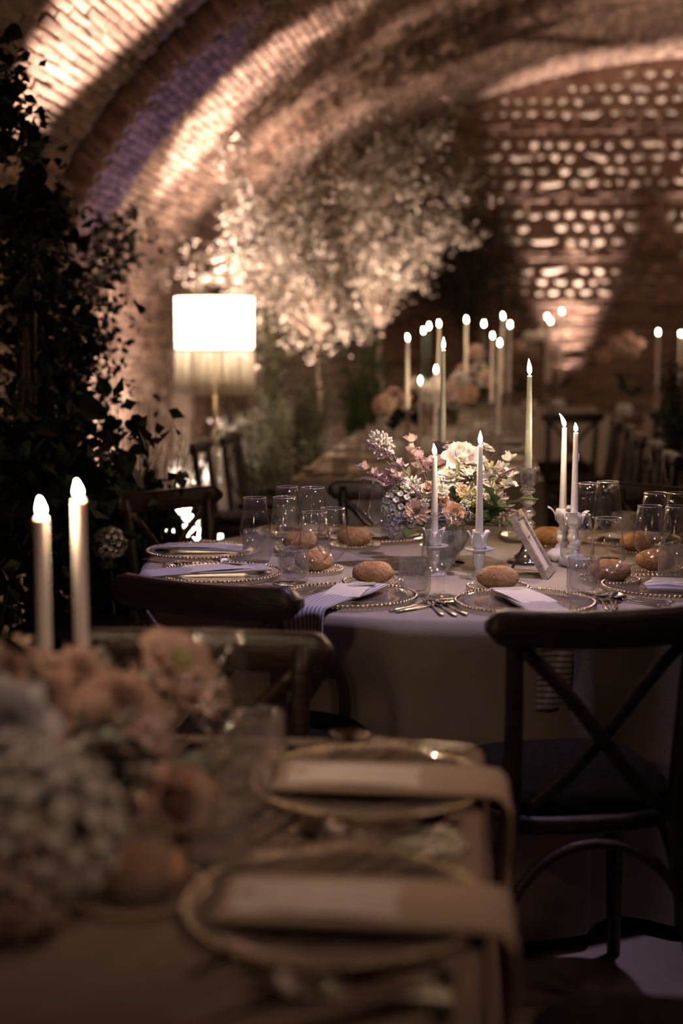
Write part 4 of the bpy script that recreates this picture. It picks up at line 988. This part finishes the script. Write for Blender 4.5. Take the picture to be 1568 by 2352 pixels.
# near long table flowers (out of focus)
vb = R(-.53, 1.72, TZ)
o = ob('flower_trough', M().lathe([(.001, 0), (.09, 0), (.11, .02), (.12, .08), (.115, .11), (.10, .11), (.105, .08), (.001, .06)], 32), MT['bowl'], loc=vb); tag(o, 'low pale bowl hidden under the near flowers', 'bowl')
GN = 'flowers on the near long table'
for kd, px, py, Y, mat, s_, lb in (('scabiosa', 405, 1530, 1.80, 'brown_petal', 2.2, 'tall faded blush bloom in front of the dark rail'), ('carnation', 430, 1600, 1.78, 'brown_petal', 1.0, 'blush bloom just under the tallest one'), ('peony', 30, 1590, 1.70, 'brown_petal', 1.3, 'pale peach bloom at the frame edge below the candle'), ('carnation', 175, 1560, 1.75, 'brown_petal', 1.3, 'pink-brown bloom at the candle foot'), ('peony', 100, 1620, 1.62, 'brown_petal', 1.0, 'pale peach bloom between the candles'), ('peony', 270, 1640, 1.66, 'brown_petal', 1.15, 'peach bloom near the wine glass'), ('carnation', 345, 1700, 1.62, 'blush', .85, 'bright pink round bloom'),
    ('rose', 75, 1740, 1.50, 'peach', 1.5, 'orange bloom above the white hydrangea'), ('rose', 395, 1830, 1.62, 'peach', 1.5, 'orange bloom below the dark leaf'), ('hydrangea', 110, 1900, 1.36, 'white', 1.35, 'large white hydrangea, lowest of the group'), ('hydrangea', 30, 1830, 1.40, 'white', 1.2, 'white hydrangea at the frame edge'), ('hydrangea', 50, 2010, 1.34, 'blush', 1.0, 'lower pinkish hydrangea head'), ('peony', 20, 1680, 1.48, 'ice', 1.2, 'pale bloom at the frame edge above the hydrangea'), ('carnation', 270, 1820, 1.56, 'brown_petal', .8, 'small brown bloom in the dark leaves'), ('fluff', 200, 1690, 1.58, 'brown_petal', 1.4, 'soft brown bloom in the middle'), ('fluff', 480, 1590, 1.86, 'brown_petal', 1.0, 'small blush bloom touching the wine glass'), ('scabiosa', 20, 1500, 1.86, 'brown_petal', 1.3, 'blush bloom left of the shorter candle'), ('fluff', 330, 1600, 1.8, 'brown_petal', 1.5, 'soft blush bloom between peach and tall blooms')):
    h = aty(px, py, Y); d = h - vb; d.y -= .12
    flower(kd, lb, h, d, vb + Vector((rnd.uniform(-.05, .05), rnd.uniform(-.05, .05), .08)), mat, GN, s_)
for px, py, Y, n, s_, lb in ((385, 1745, 1.55, 3, 1.0, 'dark broad leaf over the orange bloom'), (170, 1700, 1.56, 6, 1.2, 'dark leaves in the middle of the near flowers'), (230, 1790, 1.52, 6, 1.1, 'dark leaves beside the white hydrangea'), (60, 1560, 1.72, 5, 1.0, 'dark leaves under the candles'), (250, 1590, 1.76, 5, 1.0, 'dark leaves behind the peach bloom'), (10, 1960, 1.36, 5, 1.0, 'dark leaves at the frame edge'), (240, 1880, 1.44, 5, .9, 'dark leaves under the white hydrangea')):
    sprig(lb, aty(px, py, Y), vb + Vector((0, 0, .08)), LM['dark'], n, 'leaves in the near flowers', s=s_)
# far table flowers: clusters of blooms, each head a flower of its own
GF = 'flowers on the far tables'
far = [(905, 905, 7.1, 'brown_petal'), (930, 930, 7.1, 'blush'), (960, 880, 7.3, 'white'), (1000, 885, 7.3, 'white'), (985, 905, 7.2, 'white'), (1030, 900, 7.6, 'blush'), (1055, 875, 7.9, 'white'), (1075, 905, 7.9, 'peach'), (1090, 880, 8.2, 'white'), (1065, 850, 8.2, 'blush'), (1040, 925, 7.5, 'ice'), (1100, 845, 8.7, 'white'), (1120, 870, 8.7, 'blush'), (1095, 810, 9.2, 'blush'), (880, 930, 7.0, 'brown_petal'), (1140, 860, 9.1, 'brown_petal'),
       (1205, 800, 12.0, 'white'), (1225, 805, 12.0, 'white'), (1190, 795, 12.1, 'blush'), (1240, 770, 12.2, 'white'), (1215, 775, 12.3, 'white'), (1270, 810, 12.3, 'blush'), (1290, 830, 12.4, 'blush'), (1260, 850, 12.0, 'brown_petal'), (1400, 805, 11.3, 'peach'), (1412, 790, 11.3, 'blush'), (1430, 800, 11.4, 'white'), (1455, 810, 11.4, 'blush'), (1465, 790, 11.5, 'blush'), (1440, 775, 11.5, 'brown_petal'), (1385, 820, 11.2, 'brown_petal')]
ORD = 'first second third fourth fifth sixth seventh eighth ninth tenth eleventh twelfth'.split(); cnt = {}
for i, (px, py, Y, mat) in enumerate(sorted(far)):
    h = aty(px, py, Y); cn = {'white': 'white', 'blush': 'blush', 'peach': 'peach', 'ice': 'pale grey', 'brown_petal': 'dusky pink'}[mat]
    wh = 'on the far long table' if Y < 10 else 'on the farthest table' if px < 1350 else 'on the wide table'
    flower(('hydrangea', 'fluff')[i % 2], 'blurred %s bloom %s, %s of its colour from the lamp' % (cn, wh, ORD[cnt.setdefault((cn, wh), 0)]), h, (rnd.uniform(-.3, .3), -.5, .6), (h.x + rnd.uniform(-.03, .03), h.y + .02, TZ + .04), mat, '%s bloom %s' % (cn, wh), 1.0 if i % 2 == 0 else 1.3); cnt[(cn, wh)] += 1
for i, (px, Y) in enumerate(((900, 7.1), (985, 7.3), (1060, 8.0), (1110, 8.9), (1215, 12.1), (1280, 12.4), (1435, 11.4))):
    q = aty(px, 900, Y); loc = (q.x, q.y, TZ)
    o = ob('flower_vase', M().lathe([(.001, 0), (.05, 0), (.07, .03), (.07, .08), (.05, .11), (.045, .11), (.06, .07), (.001, .05)], 20), MT['bowl'], loc=loc)
    tag(o, 'pale low vase under the blurred flowers, number %s from the round table' % ('one two three four five six seven'.split()[i]), 'vase', 'vases on the far tables')
    for k in range(2): sprig('dark greenery in the %s vase from the round table, %s sprig' % ('first second third fourth fifth sixth seventh'.split()[i], ('shorter', 'longer')[k]), Vector(loc) + Vector((rnd.uniform(-.15, .15), -.05, .20 + .08 * k)), Vector(loc) + Vector((0, 0, .08)), LM['dark'], 7, 'greenery on the far tables', s=1.1)
# ================================================================ PLANTS
def inside(p):
    v = p[0] * math.sin(YAW) + p[1] * math.cos(YAW); u = p[0] * math.cos(YAW) - p[1] * math.sin(YAW)
    return in_arch(u, p[2], .10) and v < VE - .1 and not (in_rib(v) and not in_arch(u, p[2], .28))
def leaves(m, pts, n, L, W_, r, spread, rr, up=.2, base=None):
    for _ in range(n):
        c = rr.choice(pts)
        p = Vector((c[0] + rr.gauss(0, spread), c[1] + rr.gauss(0, spread), c[2] + rr.gauss(0, spread)))
        if base is not None and not inside(p + base): continue
        d = Vector((rr.gauss(0, 1), rr.gauss(0, 1), rr.gauss(up, 1))).normalized(); s_ = d.cross(Vector((rr.gauss(0, 1), rr.gauss(0, 1), rr.gauss(0, 1)))).normalized(); l = L * rr.uniform(.7, 1.25)
        q = d.cross(s_) * W_ * .25
        m.add([p, p + d * l * .45 + s_ * W_ / 2 + q, p + d * l, p + d * l * .45 - s_ * W_ / 2 + q], [(0, 1, 2), (0, 2, 3)])
def olive(base, fork_z, centre, rad, label, seed, nl, trunk=.035):
    rr = random.Random(seed); base = Vector(base); centre = Vector(centre)
    root = bpy.data.objects.new('olive_tree', None); C.objects.link(root); root.location = base; tag(root, label, 'tree', 'small olive trees along the wall')
    f0 = Vector((0, 0, fork_z)); m = M(); m.tube([(0, 0, 0), (.02, .01, fork_z * .5), f0], [trunk, trunk * .8, trunk * .7], 8)
    ob('trunk', m, MT['bark'], root)
    b = M(); tips = []; cc = centre - base
    for k in range(16):
        th = rr.uniform(0, 2 * PI); ph = rr.uniform(-.5, 1.0)
        e = cc + Vector((rad[0] * math.cos(th) * .8, rad[1] * math.sin(th) * .8, rad[2] * ph * .8))
        mid = f0.lerp(e, .5) + Vector((rr.gauss(0, .06), rr.gauss(0, .06), .08))
        if not inside(e + base): e = f0.lerp(e, .55); mid = f0.lerp(e, .5)
        b.tube([f0, mid, e], [.018, .010, .004], 6)
        for j in range(11):
            t = .35 + .065 * j; q = f0.lerp(mid, t * 2) if t < .5 else mid.lerp(e, t * 2 - 1)
            e2 = q + Vector((rr.gauss(0, .22), rr.gauss(0, .22), rr.gauss(.02, .22)))
            if not inside(e2 + base): continue
            b.tube([q, e2], [.004, .0015], 4)
            for u_ in (.4, .7, 1.0, 1.15): tips.append(q.lerp(e2, u_))
    ob('branch', b, MT['bark'], root, kind='stuff')
    lm = M(); leaves(lm, tips, nl, .058, .020, 0, .045, rr, .2, base); ob('leaves', lm, MT['olive'], root, False, kind='stuff')
    return root
P = lambda px, py, Y: aty(px, py, Y)
b1 = P(735, 960, 10.0); b1.z = 0; olive(b1, 1.35, P(640, 520, 10.0), (.62, .5, .78), 'pale-lit olive tree next to the fringed lamp', 3, 7000)
b2 = P(872, 960, 10.9); b2.z = 0; olive(b2, 1.45, P(860, 470, 10.9), (.72, .5, .78), 'darker olive tree farther from the lamp', 4, 6500)
# dark tree at the end wall
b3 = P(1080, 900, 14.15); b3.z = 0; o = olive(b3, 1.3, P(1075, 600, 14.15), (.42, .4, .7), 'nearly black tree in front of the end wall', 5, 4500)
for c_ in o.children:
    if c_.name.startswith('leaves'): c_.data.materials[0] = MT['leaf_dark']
# leafy climbing vine against the left wall
def vine(base, pts_px, label, n_big, n_small, seed, group, L=.085, spread=.10, name='climbing_vine'):
    rr = random.Random(seed); base = Vector(base)
    root = bpy.data.objects.new(name, None); C.objects.link(root); root.location = base; tag(root, label, 'plant', group)
    pts = [P(*q) - base for q in pts_px]
    st = M()
    for k in range(5):
        st.tube([Vector((rr.gauss(0, .05), rr.gauss(0, .05), 0))] + [q + Vector((rr.gauss(0, spread * .6), rr.gauss(0, spread * .6), rr.gauss(0, .03))) for q in sorted(pts, key=lambda q: q.z)], .005, 5)
    ob('stem', st, MT['bark'], root)
    hl = M(); out = [(0, 0), (.22, -.10), (.46, .02), (.52, .25), (.42, .5), (.22, .78), (0, 1.0), (-.22, .78), (-.42, .5), (-.52, .25), (-.46, .02), (-.22, -.10)]
    hl.add([(0, .35 * L, 0)] + [(x * L, y * L, .05 * L + .14 * L * abs(x)) for x, y in out], [(0, i + 1, (i + 1) % 12 + 1) for i in range(12)])
    me = hl.mesh('leaf', MT['leaf_dark'], False)
    for k in range(n_big):
        q = rr.choice(pts) + Vector((rr.gauss(0, spread), rr.gauss(0, spread), rr.gauss(0, spread)))
        d = Vector((rr.gauss(.3, .6), rr.gauss(-.2, .6), rr.gauss(-.7, .5)))
        if not inside(q + base): continue
        link('leaf', me, root, Matrix.Translation(q) @ d.to_track_quat('Y', 'Z').to_matrix().to_4x4() @ Matrix.Rotation(rr.uniform(-1, 1), 4, 'Y') @ Matrix.Scale(rr.uniform(.6, 1.25), 4))
    m = M(); leaves(m, pts, n_small, L * .6, L * .4, 0, spread * 1.15, rr, .2, base); ob('leaves', m, MT['leaf_dark'], root, False, kind='stuff')
    return root
b = P(60, 1100, 5.0); b.z = 0
vine(b, [(-10, 200, 5), (20, 260, 5), (50, 290, 5), (15, 340, 5), (85, 385, 5), (30, 450, 5), (60, 500, 5), (110, 480, 5), (20, 560, 5), (90, 600, 5), (40, 660, 5), (20, 150, 5)], 'dark climbing vine in silhouette against the brightest brickwork', 110, 300, 11, None, spread=.045)
b = P(120, 1100, 5.6); b.z = 0
vine(b, [(40, 620, 5.5), (120, 640, 5.6), (170, 700, 5.6), (90, 720, 5.5), (190, 760, 5.7), (130, 800, 5.6), (60, 830, 5.4), (180, 860, 5.7), (150, 920, 5.6), (90, 950, 5.5), (160, 980, 5.7), (40, 1000, 5.4), (130, 1050, 5.5), (60, 780, 5.5), (110, 870, 5.6)], 'dense dark leafy bush between the vine and the lamp', 260, 3000, 12, None, L=.06, spread=.09, name='leafy_bush')
b = P(255, 600, 7.6); b.z = 0
vine(b, [(240, 560, 7.6), (270, 530, 7.6), (250, 600, 7.6), (230, 650, 7.6), (280, 570, 7.6)], 'bluish climber at the foot of the blue-lit rib', 0, 420, 13, None, L=.08, spread=.07)
b = P(40, 1150, 4.6); b.z = 0
vine(b, [(20, 1080, 4.6), (80, 1060, 4.6), (60, 1120, 4.6), (140, 1120, 4.7), (180, 1160, 4.7), (20, 1180, 4.5), (220, 1130, 4.8), (110, 1190, 4.6), (200, 1230, 4.7), (120, 1290, 4.6), (60, 1260, 4.5)], 'low dark broad-leaved plant under the bush', 200, 1200, 14, None, L=.11, spread=.12, name='broad_leaved_plant')
b = P(345, 1240, 5.3); b.z = 0
vine(b, [(340, 1240, 5.3), (300, 1200, 5.3), (370, 1220, 5.3), (330, 1290, 5.2), (290, 1300, 5.2), (270, 1340, 5.2), (360, 1180, 5.4)], 'dark plant with pointed leaves behind the chair rail', 50, 200, 15, None, L=.12, spread=.07, name='pointed_leaf_plant')
# grass clump
def grass(px, py, Y, n, H, label, seed, mat='dry'):
    rr = random.Random(seed); b = P(px, py, Y); b.z = 0
    root = bpy.data.objects.new('ornamental_grass', None); C.objects.link(root); root.location = b; tag(root, label, 'grass', None)
    m = M()
    for k in range(n):
        a = rr.uniform(0, 2 * PI); le = abs(rr.gauss(0, .22)); h = H * rr.uniform(.55, 1.0); d = Vector((math.cos(a), math.sin(a), 0)); s_ = Vector((-d.y, d.x, 0)) * .0055
        o_ = Vector((rr.gauss(0, .06), rr.gauss(0, .06), 0)); pr = None; vs = []
        for j in range(6):
            t = j / 5; p = o_ + d * (le * t ** 1.8 * h) + Vector((0, 0, h * t * (1 - .12 * le * t))); w_ = s_ * (1.05 - t); vs += [p - w_, p + w_]
        m.add(vs, [(2 * j, 2 * j + 1, 2 * j + 3, 2 * j + 2) for j in range(5)])
    ob('blades', m, MT[mat], root, False, kind='stuff'); return root
grass(315, 1140, 5.15, 460, 1.18, 'wispy ornamental grass in front of the stone wall', 21)
grass(235, 1150, 5.9, 200, 1.0, 'lower ornamental grass beside the taller clump', 22)
# shrubs and tall sprigs between the lamp and the far table
def shrub(px, Y, z0, H, wd, label, seed, mat, n=1500, stems=9, L=.05, W_=.016, name='leafy_shrub'):
    rr = random.Random(seed); b = P(px, 900, Y); b.z = 0
    root = bpy.data.objects.new(name, None); C.objects.link(root); root.location = b; tag(root, label, 'shrub', 'shrubs between the lamp and the far long table')
    st = M(); m = M()
    for k in range(stems):
        e = Vector((rr.gauss(0, wd * .6), rr.gauss(0, wd * .4), H * rr.uniform(.65, 1))); mid = Vector((e.x * .35, e.y * .35, H * .5)); st.tube([(0, 0, 0), mid, e], [.007, .005, .002], 5)
        pts = [mid.lerp(e, (t / 14)) for t in range(15)] + [Vector((e.x * .2, e.y * .2, z0 + (H * .5 - z0) * t / 6)) for t in range(6)]
        leaves(m, pts, n // stems, L, W_, 0, .026, rr, up=1.2)
    ob('stem', st, MT['bark'], root); ob('leaves', m, MT[mat], root, False, kind='stuff'); return root
shrub(620, 8.6, .3, 1.68, .10, 'tall silvery sprigs right beside the lamp shade', 31, 'leaf_sage')
shrub(700, 8.9, .3, 1.42, .12, 'silvery shrub with the brightest upright sprig', 32, 'leaf_sage')
shrub(820, 9.6, .3, 1.38, .10, 'dark upright conifer-like shrub below the olive crowns', 33, 'leaf')
shrub(870, 9.8, .3, 1.5, .10, 'second dark upright shrub behind the pale candle', 34, 'leaf')
shrub(640, 8.2, .2, .98, .20, 'low bushy green shrub under the lamp shade', 35, 'leaf_sage', 2200)
shrub(705, 8.9, .2, 1.0, .15, 'low bushy shrub behind the far chairs', 36, 'leaf', 2200)
shrub(560, 8.9, .2, .9, .16, 'low pale shrub directly below the lamp', 37, 'leaf_sage', 1400)
shrub(1540, 8.5, .2, 1.25, .12, 'dark shrub at the dark side of the cellar', 38, 'leaf_dark', 1800)
for px, Y, H, lb in ((520, 8.4, .72, 'low white-flowered shrub nearest the stone wall'), (575, 8.9, .85, 'low white-flowered shrub glaring between the chair posts'), (630, 9.3, .90, 'low white-flowered shrub behind the third far chair'), (470, 8.2, .5, 'lowest white-flowered shrub by the lanterns')):
    shrub(px, Y, .05, H, .26, lb, px, 'white', 2600, 22, .045, .02, name='white_flowered_shrub')
# white blooms and stems on the floor by the uplights
for i, (px, py, Y) in enumerate(sorted(((560, 1100, 9.2), (600, 1080, 9.3), (640, 1060, 9.4), (580, 1150, 8.9), (540, 1180, 8.6), (620, 1130, 9.1), (668, 1040, 9.5), (525, 1220, 8.3), (560, 1010, 9.2), (720, 1010, 9.2), (700, 960, 9.0), (500, 1190, 8.4)))):
    h = P(px, py, Y); h.z = max(h.z, .12)
    flower('hydrangea', 'brightly lit white hydrangea among the wall shrubs, %s from the lamp side' % ORD[i], h, (rnd.uniform(-.4, .4), -.5, .5), (h.x + .03, h.y + .02, 0), 'white', 'white hydrangeas among the shrubs by the wall', 2.0)
for i, (px, py, Y, mat, s_, lb) in enumerate(((252, 1247, 4.5, 'white', 1.0, 'creamy white hydrangea head beside the chair, lit by candles'), (150, 1222, 4.7, 'brown_petal', .7, 'dim small hydrangea head behind the taller long candle'), (45, 1035, 5.2, 'leaf_sage', 1.3, 'dim greenish hydrangea head among the dark leaves'), (190, 1085, 5.2, 'leaf_sage', 1.0, 'dim greenish hydrangea head above the long candles'))):
    h = P(px, py, Y); flower('hydrangea', lb, h, (0, -.5, .8), (h.x + .02, h.y + .05, 0), mat, None, s_)
b = P(300, 1420, 5.0); b = R(-1.42, 5.05)
m = M()
for k in range(9): m.lathe([(.13 + .006 * k, .006 + k * .034), (.145 + .006 * k, .012 + k * .034), (.148 + .006 * k, .024 + k * .034), (.135 + .006 * k, .034 + k * .034)], 28)
o = ob('wicker_planter', m, MT['wicker'], loc=b); tag(o, 'round wicker planter on the floor below the white hydrangea', 'planter')
# ================================================================ FLOOR LAMP
lp = P(495, 1000, 8.1); lp.z = 0
lamp = bpy.data.objects.new('floor_lamp', None); C.objects.link(lamp); lamp.location = lp; tag(lamp, 'lit floor lamp with cream fringed drum shade', 'lamp')
ob('base', M().lathe([(.001, 0), (.15, 0), (.152, .012), (.14, .022), (.03, .03), (.001, .03)], 32), MT['brass'], lamp)
ob('pole', M().tube([(0, 0, .03), (0, 0, 1.30)], .011, 10), MT['brass'], lamp)
sh = ob('shade', M().lathe([(.220, 1.30), (.2205, 1.45), (.221, 1.606)], 64), MT['fabric'], lamp)
ob('band', M().lathe([(.2225, 1.298), (.2225, 1.310), (.2195, 1.310), (.2195, 1.298), (.2225, 1.298)], 64), MT['band'], sh)
ob('top_band', M().lathe([(.2225, 1.598), (.2225, 1.608), (.218, 1.608), (.218, 1.598), (.2225, 1.598)], 64), MT['fabric'], sh)
fr = M()
for k in range(230):
    a = 2 * PI * k / 230 + rnd.uniform(-.006, .006); r_ = .221 + rnd.uniform(-.002, .003); a2 = a + rnd.gauss(0, .008)
    p0, p1 = Vector((r_ * math.cos(a), r_ * math.sin(a), 1.30)), Vector(((r_ + .004) * math.cos(a2), (r_ + .004) * math.sin(a2), 1.052 + rnd.uniform(-.004, .006)))
    fr.tube([p0, p0.lerp(p1, .5) + Vector((0, 0, 0)), p1], [.0022, .0026, .0028], 4)
ob('fringe', fr, MT['fabric'], lamp, kind='stuff')
ob('bulb', M().lathe([(.001, 1.30), (.014, 1.30), (.014, 1.34), (.03, 1.385), (.034, 1.41), (.026, 1.44), (.001, 1.45)], 16), MT['milk'], lamp)
for q in range(3):
    a = q * 2 * PI / 3; ob('spoke', M().tube([(0, 0, 1.30), (.219 * math.cos(a), .219 * math.sin(a), 1.304)], .003, 5), MT['brass'], lamp)
point('lamp_light', (0, 0, 1.478), 25, (1, .84, .64), .03, lamp)
ob('top_light_block', M().lathe([(.001, 1.600), (.216, 1.600)], 48), MT['band'], lamp)  # added disc that blocks lamp light going up to the rib
# small uplight cans on the floor
UC_ = M().lathe([(.001, 0), (.045, 0), (.048, .01), (.048, .08), (.040, .085), (.036, .07), (.001, .07)], 20).mesh('uplight', MT['black'])
for i, (q, wh) in enumerate(((R(-2.26, 6.55), 'before the blue-lit rib'), (R(-2.05, 7.45), 'under the blue-lit rib'), (R(-2.24, 9.55), 'behind the lamp'), (R(-2.24, 12.45), 'deepest along the wall'), (R(.85, 14.62), 'at the end wall behind the white flowers'), (R(2.75, 14.55), 'at the end wall near the edge'), (R(-1.75, 9.5), 'below the pale-lit olive tree'))):
    o = link('uplight', UC_); o.location = q; tag(o, 'small black uplight can on the floor ' + wh, 'spotlight', 'uplights on the floor')

for i, (px, Y, wh) in enumerate(((478, 8.1, 'nearest the potted plants'), (520, 8.5, 'between the chair legs'), (562, 9.0, 'behind the far chairs'))):  # lanterns added to build up the glow among the shrubs
    q = P(px, 1200, Y); q.z = 0
    ln = bpy.data.objects.new('added_lantern', None); C.objects.link(ln); ln.location = q; tag(ln, 'frosted cylinder lantern added for its glow on the floor, ' + wh, 'lantern', 'added frosted floor lanterns')
    ob('glass_cylinder', M().lathe([(.075, .0), (.078, .02), (.078, .30), (.074, .31)], 32), MT['frosted'], ln)
    ob('candle_stub', M().lathe([(.001, 0), (.03, 0), (.03, .08), (.001, .08)], 16), MT['wax'], ln)
    point('added_lantern_light', (0, 0, .16), 26, (1, .84, .62), .02, ln)
